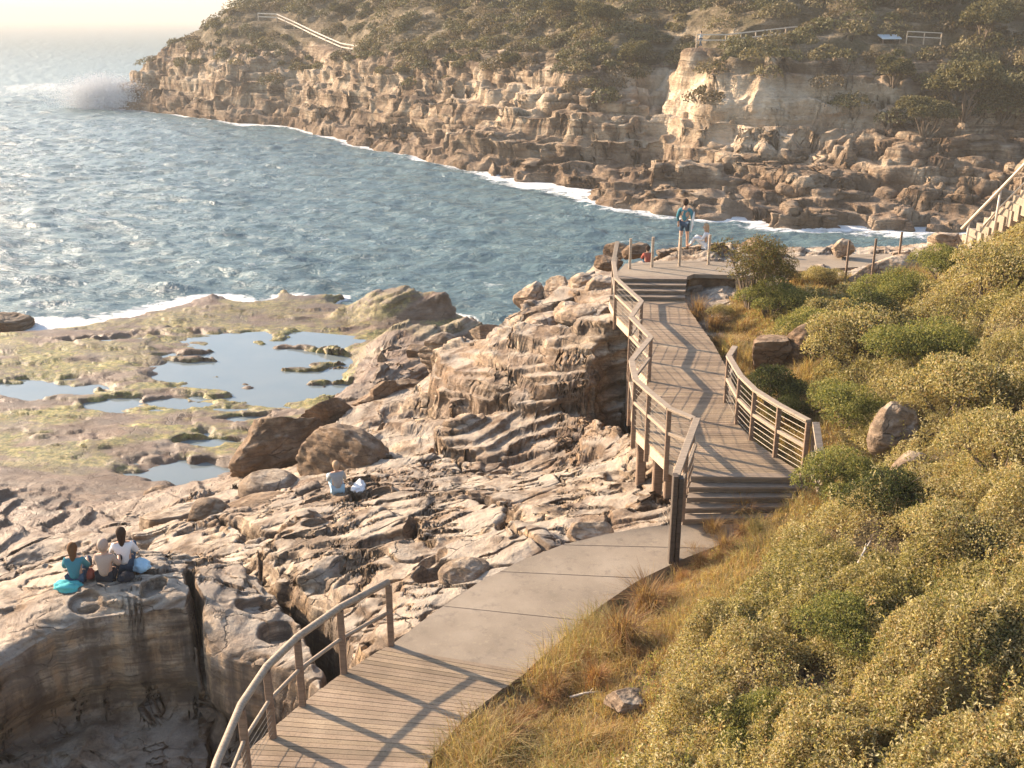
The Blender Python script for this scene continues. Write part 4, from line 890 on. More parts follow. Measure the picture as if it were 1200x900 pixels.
# grass between the walkway and the heath
def blades(name, X, Y, Z, ln, wd, col, lean, mat, parent=None, rs=None):
    n = len(X); th = rs.rand(n) * 6.283; a = np.stack([np.cos(th), np.sin(th), np.zeros(n)], 1); s_ = np.stack([-np.sin(th), np.cos(th), np.zeros(n)], 1)
    B = np.stack([X, Y, Z], 1); L = (ln * rs.uniform(.5, 1.3, n))[:, None]; lean = (lean * rs.uniform(.2, 1.4, n))[:, None]; W = np.reshape(wd, (-1, 1)) * np.ones((n, 1))
    m_ = B + a * L * lean * .3 + np.array([0, 0, 1]) * L * .6; t_ = B + a * L * lean + np.array([0, 0, 1]) * L * (1 - .35 * lean)
    V = np.stack([B - s_ * W * .5, B + s_ * W * .5, m_ + s_ * W * .45, m_ - s_ * W * .45, t_ + s_ * W * .08, t_ - s_ * W * .08], 1).reshape(-1, 3)
    i = np.arange(n)[:, None] * 6; F = np.concatenate([i + np.array([[0, 1, 2, 3]]), i + np.array([[3, 2, 4, 5]])])
    return mesh_np(name, V, F, mat, parent, False, {'col': np.repeat(col, 6, axis=0)})
N_ = 26000; Y = rs.uniform(6, 33, N_); X = rs.uniform(-2, 12, N_); hm = hill_mask(X, Y); dc = deck_clear(X, Y)
gz = (1 - heath_zone(X, Y, hm)); keep = (hm > -.35) & (rs.rand(N_) < gz * ss(-.5, .1, hm)) & (dc < -.10) & (X / Y < .7); X, Y, hm = X[keep], Y[keep], hm[keep]
nb = 34; cidx = np.repeat(np.arange(len(X)), nb); sp_ = rs.normal(size=(len(cidx), 2)) * .07
ty = ss(-.3, .3, fb2(X * .7, Y * .7, 3, 531)); tall = ss(.0, .35, n2(X * .8 + 5, Y * .8, 533)) * ss(3, .4, hm)
bx = X[cidx] + sp_[:, 0]; by = Y[cidx] + sp_[:, 1]; bz = near_h(bx, by) - .02
STRAW = [(.48, .36, .15), (.42, .25, .11), (.31, .27, .09), (.54, .43, .22), (.29, .165, .08)]
ca = pal(rs, len(cidx), STRAW, [4, 3, 1.5, 3, 3]); cb = pal(rs, len(cidx), STRAW + [(.24, .25, .07)], [4, 3, 2, 3, 1.5, 1.2]); q = ty[cidx][:, None]
grass = blades('grass', bx, by, bz, .15 + .10 * q[:, 0] + .30 * tall[cidx], .007 + .004 * ss(14, 26, by), ca * (1 - q) + cb * q, .7, M['grass'], None, rs)
tag(grass, 'golden and russet dry grass lining the walkway edge', None, None, 'stuff')
print('grass', len(cidx))
# low green and yellow ground cover leaves among the grass
N_ = 170000; Y = rs.uniform(7, 31, N_); X = rs.uniform(-1.5, 12, N_); hm = hill_mask(X, Y); gz = 1 - heath_zone(X, Y, hm)
pt = ss(.0, .3, fb2(X * .6 + 9, Y * .6, 3, 541)); keep = (hm > .15) & (rs.rand(N_) < gz * pt) & (deck_clear(X, Y) < -.15); X, Y = X[keep], Y[keep]
Z = near_h(X, Y) + rs.rand(len(X)) * .16 * pt[keep]
gc = leaves('ground_cover', np.stack([X, Y, Z], 1), np.tile([0, 0, 1.0], (len(X), 1)), .055, .026, pal(rs, len(X), [(.30, .31, .09), (.42, .37, .12), (.20, .23, .07), (.46, .38, .17)], [3, 3, 2, 2]), M['leaf'], rs=rs)
tag(gc, 'yellow green ground cover patches among the dry grass', None, None, 'stuff')

# individual shrubs
def shrub_parts(seed, rx, rz_, n, leaf, cols, wts, trunk=.0, open_=.0):
    rs = np.random.RandomState(seed); nl = 9 + int(rs.rand() * 6); C_ = []; 
    for _ in range(nl):
        a = rs.rand() * 6.28; q = rs.rand() ** .5 * .62; C_.append((math.cos(a) * q * rx, math.sin(a) * q * rx, trunk + rz_ * (.35 + .5 * rs.rand() * (1 - .5 * q)), rx * rs.uniform(.28, .48)))
    C_ = np.array(C_); k = rs.choice(nl, n); d = rs.normal(size=(n, 3)); d /= np.linalg.norm(d, axis=1, keepdims=True); d[:, 2] = np.abs(d[:, 2]) * .9 - .15 * rs.rand(n)
    rr = C_[k, 3] * (1 - .35 * rs.rand(n) ** 2) * (1 + .18 * n3(d[:, 0] * 3 + k, d[:, 1] * 3, d[:, 2] * 3, seed)); P = C_[k, :3] + d * rr[:, None] * np.array([1, 1, .82])
    if open_: kk = n3(P[:, 0] * 3 / rx, P[:, 1] * 3 / rx, P[:, 2] * 3 / rx, seed + 2) > -open_; P, d, = P[kk], d[kk]
    P[:, 2] = np.maximum(P[:, 2], .02)
    c = pal(rs, len(P), cols, wts); m = MB()
    for i in range(nl):
        p0 = Vector((0, 0, -.25)); p2 = Vector(C_[i, :3]); p1 = p0.lerp(p2, .5) + Vector((rs.uniform(-.1, .1) * rx, rs.uniform(-.1, .1) * rx, .1)); m.tube([p0, p1, p2], .02, 5, [.035 * rx + .012, .022 * rx + .008, .006])
        for _ in range(4):
            e = p2 + Vector(rs.normal(size=3)) * C_[i, 3] * .6; m.tube([p1.lerp(p2, .6), e], .006, 4, [.009 * rx + .004, .003])
    return P, d, c, leaf, m
PROTO = {}
def shrub(kind, label, x, y, z, s, rz, group=None, name='shrub', cat='shrub', sz=None):
    """kind: (key, args)"""
    key = kind[0]
    root = empty(name, (x, y, z), rz); root.scale = (s, s, s * (sz or 1)); tag(root, label, cat, group)
    if key not in PROTO:
        P, d, c, leaf, m = shrub_parts(*kind[1]); f = leaves('foliage', P, d, leaf, leaf * .48, c, M[kind[2]], root, rs=np.random.RandomState(5)); b = m.build('branches', M['bark'], root); PROTO[key] = (f, b)
    else:
        for o in PROTO[key]:
            c = o.copy(); sc.collection.objects.link(c); c.parent = root
    return root
K = {'green': ('green', (41, 1.0, .9, 12500, .046, [(.15, .165, .05), (.24, .24, .075), (.35, .31, .11), (.085, .10, .03)], [3, 4, 2.5, 1.5]), 'leaf'),
     'dark': ('dark', (42, 1.0, .85, 12500, .046, [(.045, .055, .02), (.075, .09, .03), (.13, .14, .05), (.03, .035, .015)], [2, 3, 1.5, 2]), 'leaf'),
     'dry': ('dry', (43, 1.0, .8, 12500, .046, HEATH, [1, 2, 4, 4, 1.5, 1]), 'leaf'),
     'tall': ('tall', (44, 1.0, 1.2, 11000, .052, [(.09, .09, .03), (.15, .13, .045), (.22, .18, .08), (.16, .09, .04)], [2, 3, 2, 1.5], .35, .25), 'leaf')}
SH = [('tall', 882, 330, 28.6, 1.05, 'upright open shrub standing beside the end of the pale path'), ('dry', 962, 312, 29.8, .62, 'rounded brown shrub on the skyline left of the wire fence'),
      ('green', 905, 345, 27.5, .95, 'leafy shrub at the foot of the upright open shrub'), ('dark', 905, 448, 21.4, .82, 'dark green shrub against the curved hillside railing'),
      ('green', 1085, 375, 20.5, 1.15, 'big domed olive shrub in the middle of the hillside'), ('dry', 1000, 420, 22.0, 1.2, 'wide olive brown shrub left of the big domed shrub'),
      ('green', 960, 400, 24.0, .9, 'mid sized shrub just behind the dark ledge boulder'), ('dry', 1160, 330, 23.0, 1.2, 'tall dry shrub near the right edge below the handrail'),
      ('green', 1040, 345, 25.5, 1.0, 'shrub crowning the slope above the pale sandstone slab'), ('dark', 1020, 385, 23.5, .9, 'shadowed shrub between the olive shrubs'),
      ('green', 1000, 490, 19.0, .95, 'shrub left of the long tan boulder'), ('dry', 1130, 460, 17.2, 1.15, 'pale dry shrub above the long tan boulder'),
      ('green', 985, 585, 15.6, .8, 'leafy green shrub beside the lower end of the steps railing'), ('dark', 1035, 640, 13.6, .8, 'dark shrub low on the near hillside'),
      ('dry', 1100, 690, 11.8, .8, 'pale leaved shrub on the near hillside by the right edge'), ('green', 890, 860, 9.6, .62, 'green shrub at the bottom edge right of the dry grass'),
      ('green', 1000, 760, 10.8, .7, 'fresh green shrub between the dry shrubs near the bottom'), ('dark', 1150, 800, 9.6, .6, 'dark leaved shrub close to the bottom right corner'),
      ('dry', 845, 745, 12.0, .5, 'small pale shrub among the grass above the bottom edge'), ('green', 1120, 250, 27.0, .9, 'shrub at the hill top under the pipe handrail'),
      ('dark', 925, 470, 20.3, .55, 'little dark shrub outside the railing posts'), ('dry', 1180, 560, 13.8, 1.0, 'broad dry shrub at the right picture edge'),
      ('tall', 915, 322, 29.3, .6, 'small twiggy shrub right of the upright open shrub'), ('dry', 845, 352, 28.2, .40, 'low russet shrub in the shade of the platform')]
for i, (k_, px, py, Yq, s_, lab) in enumerate(SH):
    x, y, _ = unY(px, py, Yq); z = float(near_h(np.array([x]), np.array([y]))[0]); shrub(K[k_], lab, x, y, z - .02 + (.12 if Yq > 15 else .18), s_ * (1.22 if Yq > 15 else 1.12), i * 1.9)
# straggly grass tussocks
def tussock(label, x, y, s, seed, cols):
    rs = np.random.RandomState(seed); n = 420; r0 = np.abs(rs.normal(size=n)) * .09; a = rs.rand(n) * 6.28
    o = blades('grass_tussock', np.cos(a) * r0, np.sin(a) * r0, np.zeros(n), .55, .008, pal(rs, n, cols, [1] * len(cols)), .75, M['grass'], None, rs)
    z = float(near_h(np.array([x]), np.array([y]))[0]); o.location = (x, y, z - .03); o.scale = (s, s, s); tag(o, label, 'grass tussock', 'dry grass tussocks beside the walkway'); return o
TU = [(812, 640, 15.9), (835, 625, 16.4), (870, 612, 16.9), (905, 606, 17.2), (850, 650, 15.5), (730, 742, 13.0), (650, 790, 12.2), (700, 720, 13.6), (760, 700, 14.0), (842, 385, 26.2), (838, 362, 27.6), (820, 350, 28.5), (600, 850, 11.2), (885, 640, 15.8), (940, 610, 16.6)]
TL = ['russet tussock hiding the left end of the lower steps', 'russet tussock in front of the lowest step', 'tall reddish tussock at the middle of the lowest step', 'dry tussock at the right end of the lowest step', 'tussock just below the russet row at the steps',
      'dark based tussock on the edge of the concrete path', 'straw tussock where the concrete meets the planks', 'golden tussock half way along the concrete edge', 'tussock right of the tall dark post', 'brown tussock at the bend of the raised boardwalk',
      'russet tussock below the far steps', 'dark red tussock beside the far steps', 'dry tussock near the bottom end of the boardwalk edge', 'pale tussock between the steps and the heath', 'tussock under the short sloping handrail']
for i, ((px, py, Yq), lab) in enumerate(zip(TU, TL)):
    x, y, _ = unY(px, py, Yq); tussock(lab, x, y, (.55 if i in (0,1,2,3,4,13,14) else .8) + .25 * (i % 3), 600 + i, [(.30, .18, .08), (.22, .12, .06), (.38, .27, .13)] if i not in (7, 13) else [(.36, .28, .13), (.30, .26, .10)])

rt_ = random.Random(77); extra = [(822, 660, 15.3), (800, 672, 15.0), (845, 668, 15.2), (870, 640, 16.0), (900, 625, 16.6), (925, 618, 16.9), (720, 720, 13.5), (690, 755, 12.8), (672, 770, 12.6), (640, 800, 12.0), (620, 828, 11.6), (780, 690, 14.3), (745, 765, 12.6), (700, 790, 12.2), (580, 872, 11.0), (560, 895, 10.6)]
words = ['beneath the lowest step', 'against the tall dark post', 'a little right of the tall dark post', 'under the middle of the steps', 'under the right half of the steps', 'under the right end of the steps', 'at the widest bend of the concrete', 'along the concrete edge above the planks', 'at the joint of concrete and planks',
         'beside the first planks', 'beside the planks half way down', 'on the slope right of the dark post', 'inland of the concrete edge', 'inland of the plank joint', 'beside the planks near the bottom', 'at the very bottom edge beside the planks']
for i, ((px, py, Yq), wd_) in enumerate(zip(extra, words)):
    x, y, _ = unY(px, py, Yq); tussock('low russet grass tuft ' + wd_, x, y, rt_.uniform(.42, .75), 700 + i, [(.36, .20, .09), (.28, .13, .06), (.44, .30, .13)])
for i, (px, py, Yq, L, az, lab) in enumerate([(668, 806, 12.0, .55, .1, 'bleached driftwood stick lying in the dry grass'), (1000, 690, 12.2, .7, 1.0, 'dead grey twig lying on the heath of the near hillside')]):
    x, y, _ = unY(px, py, Yq); z = float(near_h(np.array([x]), np.array([y]))[0]) + (.12 if i == 0 else .45); m = MB(); e = Vector((math.cos(az), math.sin(az), .12)) * L
    m.tube([(0, 0, 0), e * .4 + Vector((0, 0, .03)), e], .016, 6, [.018, .015, .007]); m.tube([e * .45, e * .6 + Vector((.05, .12, .06))], .008, 5, [.010, .004]); o = m.build('stick', plain('bleached_wood', (.55, .48, .40), .8), None, True); o.location = (x, y, z); tag(o, lab, 'stick')
# ---------------- headland scrub and trees
X0 = FP[..., 0]; Y0 = FP[..., 1]; Z0 = FP[..., 2]; PX, PY = proj(X0, Y0, Z0)
rs = np.random.RandomState(29)
def bench_near(x, y):
    d = np.full(x.shape, 99.0)
    for pl in FAR_PATHS: d = np.minimum(d, seg_dist(x, y, [p[:2] for p in pl]))
    return ss(2.6, 1.8, d)
def veg_far(x, y, z, nz):
    zl = 9.4 + 2.2 * n2(x * .05, y * .05, 611) - 1.6 * ss(20, 45, x) - 2.0 * ss(-70, -55, x) * ss(-20, -40, x)
    return ss(-1.2, 1.2, z - zl + 2.6 * fb2(x * .09, y * .09, 3, 613)) * ss(.25, .5, nz) * (1 - bench_near(x, y))
# bare pale cliffs stay clear by steepness; scrub grows on ledges and slopes
NB = 9500; uu = rs.uniform(-.55, .95, NB); yy_ = rs.uniform(80, 250, NB); xx_ = uu * yy_
zz_ = far_h(xx_, yy_); e = .6; gx = (far0(xx_ + e, yy_) - far0(xx_ - e, yy_)) / (2 * e); gy = (far0(xx_, yy_ + e) - far0(xx_, yy_ - e)) / (2 * e); nz = 1 / np.sqrt(1 + gx ** 2 + gy ** 2)
keep = (rs.rand(NB) < veg_far(xx_, yy_, zz_, nz)) & (zz_ > 5); xx_, yy_, zz_ = xx_[keep], yy_[keep], zz_[keep]; nbsh = len(xx_)
rad = rs.uniform(.6, 1.7, nbsh) * (1 + .5 * ss(14, 22, zz_)); per = 330
idx = np.repeat(np.arange(nbsh), per); d = rs.normal(size=(len(idx), 3)); d /= np.linalg.norm(d, axis=1, keepdims=True); d[:, 2] = np.abs(d[:, 2])
rr = rad[idx] * (.82 + .18 * rs.rand(len(idx))) * (1 + .28 * n3(d[:, 0] * 2.3 + idx * 1.7, d[:, 1] * 2.3, d[:, 2] * 2.3, 7))
P = np.stack([xx_[idx], yy_[idx], zz_[idx] - .2], 1) + d * rr[:, None] * np.array([1.15, 1.15, .75])
tone = rs.rand(nbsh); cA = np.array([(.095, .088, .038), (.13, .115, .048), (.18, .145, .068), (.14, .105, .058)])[rs.choice(4, nbsh)]
col = cA[idx] * rs.uniform(.75, 1.3, (len(idx), 1))
fs = leaves('headland_scrub', P, d, .30, .22, col, M['far_leaf'], None, fold=.1, jit=.45, rs=rs); tag(fs, 'brown green scrub covering the slopes of the headland', None, None, 'stuff')
print('far leaves', len(idx))
KT = [('treeA', (71, 2.6, 2.4, 13000, .26, [(.085, .080, .034), (.125, .110, .046), (.19, .155, .07)], [2, 3, 2], 1.1), 'far_leaf'), ('treeB', (72, 2.2, 2.0, 10000, .26, [(.070, .070, .030), (.105, .095, .040), (.16, .13, .06)], [2, 3, 1.5], .9), 'far_leaf')]
TT = [(1130, 135, 98, 1.5, 'largest dense tree climbing the gully at the right edge'), (1175, 130, 98, 1.35, 'dark tree cut by the right picture edge'), (1085, 150, 96, 1.1, 'tree at the left foot of the large gully trees'), (1045, 118, 103, 1.1, 'lone bushy tree on the cliff edge left of the gully'),
      (1150, 70, 110, 1.4, 'tree above the largest gully tree'), (1100, 40, 116, 1.2, 'tree beside the small pale roof'), (1010, 25, 122, 1.1, 'round tree above the headland fence'), (955, 25, 123, 1.0, 'tree left of the round tree above the fence'),
      (700, 85, 131, 1.1, 'dark tree overhanging the pale boulders mid headland'), (600, 95, 134, .8, 'yellowish bush tree on the ledge left of the pale boulders'), (745, 75, 124, .9, 'tree at the left end of the bright cliff'), (860, 20, 126, 1.1, 'tree over the middle of the headland fence'),
      (1190, 20, 118, 1.3, 'tree in the top right corner'), (560, 30, 158, 1.0, 'tree high on the middle of the headland'), (660, 20, 142, 1.0, 'tree high on the slope right of the middle'), (400, 15, 186, 1.1, 'tree above the far diagonal path'), (470, 20, 175, 1.0, 'tree right of the far diagonal path')]
for i, (px, py, Yq, s_, lab) in enumerate(TT):
    x, y, _ = unY(px, py, Yq); z = float(far_h(np.array([x]), np.array([y]))[0]); shrub(KT[i % 2], lab, x, y, z - .4, s_, i * 2.1, name='tree', cat='tree')

# ---------------- headland fences, roof, path
def on_far(px, py, Yg):
    """first ground point seen through this spot of the headland"""
    Ys_ = np.linspace(70, 260, 1500); a = (px - 600) / FPX; b = (py - 450) / FPX; d = (a, cp - b * sp, -sp - b * cp); t = Ys_ / d[1]; zr = HC + d[2] * t; hz_ = far_h(d[0] * t, Ys_)
    k = np.argmax(hz_ >= zr - .02); k = k if hz_[k] >= zr[k] - .02 else int(np.argmin(np.abs(Ys_ - Yg))); return (d[0] * t[k], Ys_[k], float(hz_[k]))
def far_fence(label, pl, h, wd, rails=2):
    root = empty('fence', pl[0]); tag(root, label, 'fence')
    for p in pl: m = MB(); m.beam((p[0], p[1], p[2] - .5), (p[0], p[1], p[2] + h), wd, wd, up=(0, 1, 0)); par(m.build('post', M['pale_post'], root), root)
    for k in range(rails):
        m = MB()
        for a, b in zip(pl[:-1], pl[1:]): m.beam((a[0], a[1], a[2] + h * (1 - .45 * k)), (b[0], b[1], b[2] + h * (1 - .45 * k)), wd * .9, wd * .9)
        par(m.build('rail', M['pale_pipe'], root), root)
far_fence('pale rail fence rising along the clifftop path of the headland', mids(FAR_PATHS[0], 2.2), 1.25, .13)
far_fence('short pale fence beside the small pale roof', mids(FAR_PATHS[1][1:], 1.8), 1.1, .10)
far_fence('long pale railing running down the diagonal far headland path', mids(FAR_PATHS[2], 3.0), 1.2, .20)
rm = MB(); a = unY(1042, 47, 112); rm.prism([(a[0] - 1.0, a[1] - .8), (a[0] + 1.0, a[1] - .8), (a[0] + 1.0, a[1] + .8), (a[0] - 1.0, a[1] + .8)], [a[2] + .1, a[2] + .1, a[2] + .45, a[2] + .45], [a[2] + .2, a[2] + .2, a[2] + .55, a[2] + .55])
hut = empty('shelter', (a[0], a[1], a[2] - 1.8)); tag(hut, 'small shelter with a pale roof among the headland trees', 'shelter'); par(rm.build('roof', plain('pale_roof_sheet', (.50, .56, .58), .5), hut), hut)
for dx in (-.85, .85):
    for dy in (-.65, .65): m = MB(); m.beam((a[0] + dx, a[1] + dy, a[2] - 2.2), (a[0] + dx, a[1] + dy, a[2] + .12), .12, .12); par(m.build('post', M['post'], hut), hut)

# ---------------- spray where the swell hits the point
x0, y0 = un(122, 127, 0); n = 42000; q = rs.rand(n); a = rs.normal(size=(n, 3))
P = np.stack([x0 + a[:, 0] * (1.2 + 3.2 * q) + 1.2 * n2(q * 9, a[:, 1]), y0 + a[:, 1] * 2.0, .1 + 6.6 * q ** 1.2 * np.exp(-.10 * (a[:, 0]) ** 2) * rs.rand(n) ** .5], 1)
P = np.concatenate([P, P + a * np.array([.5, .5, .3])]); sp__ = leaves('sea_spray', P, rs.normal(size=P.shape), .15, .12, np.full((len(P), 3), .9), M['far_leaf'], None, rs=rs); sp__.data.materials[0] = plain('white_spray', (.88, .87, .85), .8, var=.02); tag(sp__, 'burst of white spray where a wave hits the tip of the headland', None, None, 'stuff')

# ================================================================== PEOPLE
def skin_mesh(name, J, Ed, Rd, mat, parent=None, sub=1):
    me = bpy.data.meshes.new('tmp'); me.from_pydata(J, Ed, []); o = bpy.data.objects.new('tmp', me); sc.collection.objects.link(o)
    o.modifiers.new('s', 'SKIN'); sb = o.modifiers.new('u', 'SUBSURF'); sb.levels = sub; sb.render_levels = sub
    for i, r_ in enumerate(Rd): me.skin_vertices[0].data[i].radius = (r_, r_); 
    me.skin_vertices[0].data[0].use_root = True
    dg = bpy.context.evaluated_depsgraph_get(); m2 = bpy.data.meshes.new_from_object(o.evaluated_get(dg)); bpy.data.objects.remove(o)
    m2.name = name; m2.materials.clear(); m2.materials.append(mat)
    for p in m2.polygons: p.use_smooth = True
    return link(bpy.data.objects.new(name, m2), parent)
def cloth(name, col): return plain(name, col, .9, .004, 40, .1, .12)
CM = {'teal': cloth('teal_cloth', (.06, .20, .24)), 'beige': cloth('beige_cloth', (.42, .31, .24)), 'white': cloth('white_cloth', (.72, .70, .68)), 'grey': cloth('grey_cloth', (.33, .34, .33)),
      'black': cloth('black_cloth', (.03, .03, .035)), 'navy': cloth('dark_blue_cloth', (.05, .08, .12)), 'red': cloth('red_cloth', (.35, .10, .07)), 'aqua': cloth('aqua_cloth', (.10, .42, .42)), 'blue': cloth('pale_blue_cloth', (.38, .55, .64)),
      'brown': cloth('brown_hair', (.13, .065, .03)), 'dark': cloth('dark_hair', (.045, .028, .02)), 'fair': cloth('fair_hair', (.42, .28, .17)), 'shorts': cloth('olive_shorts', (.16, .12, .09))}
def hand(J, E_, Rd, w_i, dirv, side):
    w_ = Vector(J[w_i]); d = Vector(dirv).normalized(); s_ = d.cross(Vector((0, 0, 1))).normalized() * side
    p = w_ + d * .055; J.append(tuple(p)); Rd.append(.030); E_.append((w_i, len(J) - 1)); pi_ = len(J) - 1
    for k, L in enumerate((.060, .075, .080, .068)):
        a = p + s_ * (-.027 + .018 * k) + d * .03; b = a + d * L * .5 + Vector((0, 0, -.006)); c = b + d * L * .4 + Vector((0, 0, -.02)); n = len(J)
        J += [tuple(a), tuple(b), tuple(c)]; Rd += [.010, .009, .007]; E_ += [(pi_, n), (n, n + 1), (n + 1, n + 2)]
    a = w_ + d * .02 - s_ * .035; b = a + d * .04 - s_ * .02; n = len(J); J += [tuple(a), tuple(b)]; Rd += [.011, .009]; E_ += [(w_i, n), (n, n + 1)]
def person(label, loc, rz, pose, top, bottom, hair, long_hair=True, bare_legs=False, scale=1.0, sleeve=True, cap=None, group=None):
    root = empty('person', loc, rz); root.scale = (scale,) * 3; tag(root, label, 'person', group)
    if pose == 'sit':
        pel, sp_, ch, nk, hb, ht = (0, 0, .11), (0, -.01, .30), (0, .02, .47), (0, .045, .575), (0, .06, .64), (0, .07, .80)
        sh, el, wr = (.155, .035, .52), (.235, .12, .31), (.15, .33, .33); hp, kn, an, to = (.09, .03, .10), (.15, .40, .38), (.12, .56, .06), (.13, .70, .03)
    elif pose == 'stand':
        pel, sp_, ch, nk, hb, ht = (0, 0, .93), (0, .01, 1.12), (0, .0, 1.30), (0, .0, 1.46), (0, .02, 1.52), (0, .03, 1.67)
        sh, el, wr = (.18, 0, 1.40), (.25, -.02, 1.14), (.24, .10, .91); hp, kn, an, to = (.09, 0, .90), (.10, .03, .49), (.10, -.04, .08), (.12, .12, .03)
    def mir(p, s_): return (p[0] * s_, p[1], p[2])
    J = [pel, sp_, ch, nk, hb, ht, (0, ht[1] + .0, (hb[2] + ht[2]) / 2 + .01)]; Rd = [.115, .10, .115, .050, .060, .045, .082]; E_ = [(0, 1), (1, 2), (2, 3), (3, 4), (4, 6), (6, 5)]
    hc = Vector(J[6]); J.append(tuple(hc + Vector((0, .108, -.01)))); Rd.append(.014); E_.append((6, 7))
    for s_ in (-1, 1): J.append(tuple(hc + Vector((.088 * s_, .0, -.01)))); Rd.append(.016); E_.append((6, len(J) - 1))
    for s_ in (-1, 1):
        dz = .05 * (s_ > 0) if pose == 'sit' else 0; n = len(J); step = .16 * s_ if pose == 'stand' else 0
        J += [mir(sh, s_), mir(el, s_), (wr[0] * s_, wr[1] - step * .3, wr[2] + dz)]; Rd += [.055, .042, .029]; E_ += [(2, n), (n, n + 1), (n + 1, n + 2)]
        hand(J, E_, Rd, n + 2, (-.1 * s_, .9, -.35) if pose == 'sit' else (0, .15, -1.0), s_)
        n = len(J); J += [mir(hp, s_), (kn[0] * s_, kn[1] + step * .5, kn[2]), (an[0] * s_, an[1] + step, an[2]), (to[0] * s_, to[1] + step, to[2])]; Rd += [.088, .058, .036, .030]; E_ += [(0, n), (n, n + 1), (n + 1, n + 2), (n + 2, n + 3)]
    skin_mesh('body', J, E_, Rd, M['skin'], root, 2)
    # clothes on the same joints, a little fuller
    Jt = [pel, sp_, ch, (nk[0], nk[1], nk[2] - .03)]; Rt = [.135, .118, .135, .065]; Et = [(0, 1), (1, 2), (2, 3)]
    for s_ in (-1, 1):
        n = len(Jt); Jt += [mir(sh, s_), mir(el, s_)]; Rt += [.070, .056]; Et += [(2, n), (n, n + 1)]
        if sleeve: Jt.append(tuple(Vector(mir(el, s_)).lerp(Vector(mir(wr, s_)), .8))); Rt.append(.042); Et.append((n + 1, n + 2))
    skin_mesh('top', Jt, Et, Rt, CM[top], root)
    Jb = [pel]; Rb = [.135]; Eb = []
    for s_ in (-1, 1):
        n = len(Jb); step = .16 * s_ if pose == 'stand' else 0; k2 = (kn[0] * s_, kn[1] + step * .5, kn[2]); Jb += [mir(hp, s_), k2 if not bare_legs else tuple(Vector(mir(hp, s_)).lerp(Vector(k2), .75))]; Rb += [.105, .075]; Eb += [(0, n), (n, n + 1)]
        if not bare_legs: Jb.append(tuple(Vector(k2).lerp(Vector((an[0] * s_, an[1] + step, an[2])), .9))); Rb.append(.05); Eb.append((n + 1, n + 2))
    skin_mesh('trousers' if not bare_legs else 'shorts', Jb, Eb, Rb, CM[bottom], root)
    V, F = ICO4; q = V.copy(); front = ss(.25, .75, q[:, 1]) * ss(.55, .15, q[:, 2]); low = np.clip(-q[:, 2], 0, 1) * ss(.3, -.3, q[:, 1])
    P = q * np.array([.094, .108, .118]); P[:, 1] -= .085 * front + .035 * low * long_hair; P[:, 2] -= (.26 if long_hair else .02) * low ** 1.3; P[:, 0] *= 1 - .35 * low * long_hair
    P = P * (1 + .05 * n3(q[:, 0] * 14, q[:, 1] * 14, q[:, 2] * 2, 3))[:, None]; P[:, 1] -= .014; P[:, 2] += .030
    if cap: P *= 1.08
    mesh_np('hair' if not cap else 'hood', P + np.array(hc), F, CM[cap or hair], root, True)
    m = MB()
    for s_ in (-1, 1): e = hc + Vector((.032 * s_, .079, .012)); m.tube([e, e + Vector((0, .012, 0))], .008, 6)
    m.build('eyes', CM['dark'], root); return root
def gz_(x, y): return float(near_h(np.array([x]), np.array([y]))[0])
def on_near(px, py, z0, it=12):
    """ground point seen near this spot: march along the sight line"""
    t = np.linspace(10, 60, 5000); a = (px - 600) / FPX; b = (py - 450) / FPX; d = (a, cp - b * sp, -sp - b * cp); X_ = d[0] * t; Y_ = d[1] * t; Z_ = HC + d[2] * t
    g_ = near_h(X_, Y_); k = int(np.argmax(g_ >= Z_)); return (X_[k], Y_[k], float(g_[k]))
pl_ = [(90, 684), (125, 681), (138, 676)]
P_ = [on_near(*p, 5.6) for p in pl_]
person('seated woman in a teal top with long brown hair on the foreground rock', P_[0], .10, 'sit', 'teal', 'navy', 'brown')
person('seated figure in a beige hooded top between the two women on the rock', P_[1], -.05, 'sit', 'beige', 'black', 'fair', False, cap='beige', scale=1.02)
person('seated woman in a white top with long dark hair right of the beige hoodie', (P_[2][0] + .05, P_[1][1] + .45, P_[2][2]), .25, 'sit', 'white', 'navy', 'dark', scale=1.05)
p = on_near(396, 577, 4); person('lone seated figure in a grey top with fair hair on the middle rock shelf', p, .35, 'sit', 'grey', 'blue', 'fair', False, scale=.98); PS4 = p
p = (6.07, 35.8, gz_(6.07, 35.8)); PM_ = p
person('man in a teal jacket and shorts standing beyond the lookout posts', (p[0], p[1], p[2]), -.35, 'stand', 'teal', 'navy', 'dark', False, bare_legs=True, scale=1.03)
x, y = 6.85, 35.6; person('person in white sitting on the rock right of the standing man', (x, y, gz_(x, y)), 1.2, 'sit', 'white', 'white', 'fair', True, scale=1.0)
x, y = 4.72, 35.0; person('small figure in a red top sitting behind the second lookout post', (x, y, max(gz_(x, y), 7.75)), 0, 'sit', 'red', 'navy', 'dark', False, scale=.85)
p = FAR_PATHS[0][0]; person('walker in pale blue on the headland path at the left end of the fence', (p[0] + .6, p[1] + .9, far_h(np.array([p[0] + .6]), np.array([p[1] + .9]))[0]), 1.0, 'stand', 'blue', 'navy', 'dark', False)
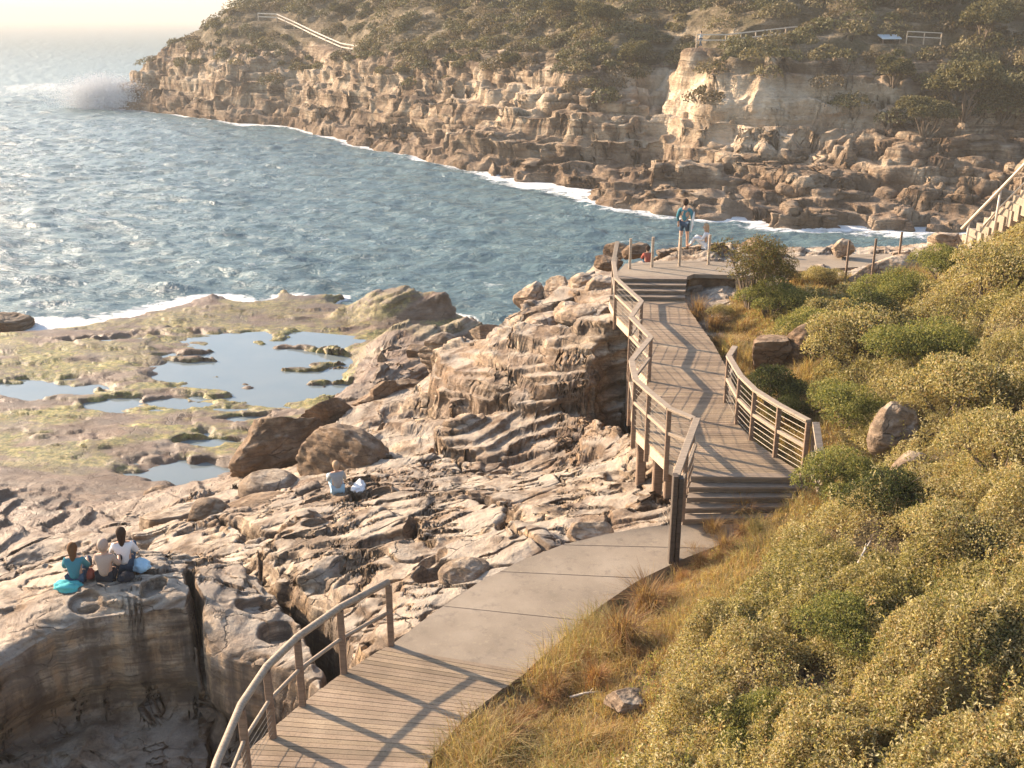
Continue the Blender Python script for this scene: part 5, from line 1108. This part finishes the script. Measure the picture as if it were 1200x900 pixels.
def heap(name, label, cat, loc, size, mat, seed, wr=.35):
    V, F = ICO4; q = V * 1.7 + seed; P = V * (1 + wr * fb3(q[:, 0], q[:, 1], q[:, 2], 4, seed))[:, None]; P = P * np.array(size) / 2; P[:, 2] = np.maximum(P[:, 2], -size[2] * .25)
    o = mesh_np(name, P, F, mat, None, True); o.location = (loc[0], loc[1], loc[2] + size[2] * .2); o.rotation_euler[2] = seed; tag(o, label, cat); return o
a = P_[0]; heap('towel', 'bunched aqua towel on the rock under the woman in teal', 'towel', (a[0] - .12, a[1] - .18, gz_(a[0] - .12, a[1] - .18)), (.62, .34, .22), CM['aqua'], 3)
a = on_near(104, 676, 5); heap('bag', 'small dark red bag between the woman in teal and the beige hoodie', 'bag', a, (.28, .24, .26), CM['red'], 5, .15)
a = on_near(148, 679, 5); heap('bag', 'black bag on the rock beside the woman in white', 'bag', a, (.32, .26, .24), CM['black'], 7, .15)
a = on_near(164, 671, 5); heap('towel', 'crumpled pale blue towel right of the black bag', 'towel', a, (.46, .32, .26), CM['blue'], 9)
a = on_near(421, 573, 4); heap('towel', 'white towel lying right of the lone seated figure', 'towel', a, (.65, .35, .18), CM['white'], 11)
# board carried by the standing man
V, F = ICO4; P = V * np.array([.035, .20, .40]); bo = mesh_np('bodyboard', P, F, plain('white_board_skin', (.70, .76, .78), .4, var=.03), None, True)
bo.location = (PM_[0] + .27, PM_[1] - .02, PM_[2] + .98); bo.rotation_euler = (.25, .12, -.3); tag(bo, 'white bodyboard carried at the side of the standing man', 'bodyboard')

# ================================================================== SEA HAZE
hb = MB(); hb.prism([(-14000, -300), (14000, -300), (14000, 9400), (-14000, 9400)], -14, 66)
t = NT('warm_sea_haze'); v = t.n('ShaderNodeVolumePrincipled'); v.inputs['Color'].default_value = (.80, .74, .66, 1); v.inputs['Density'].default_value = .00058; v.inputs['Anisotropy'].default_value = .0
t.t.links.new(v.outputs[0], t.out.inputs['Volume']); hz = hb.build('haze', t.m); tag(hz, 'thin warm sea haze over the bay', None, None, 'stuff')
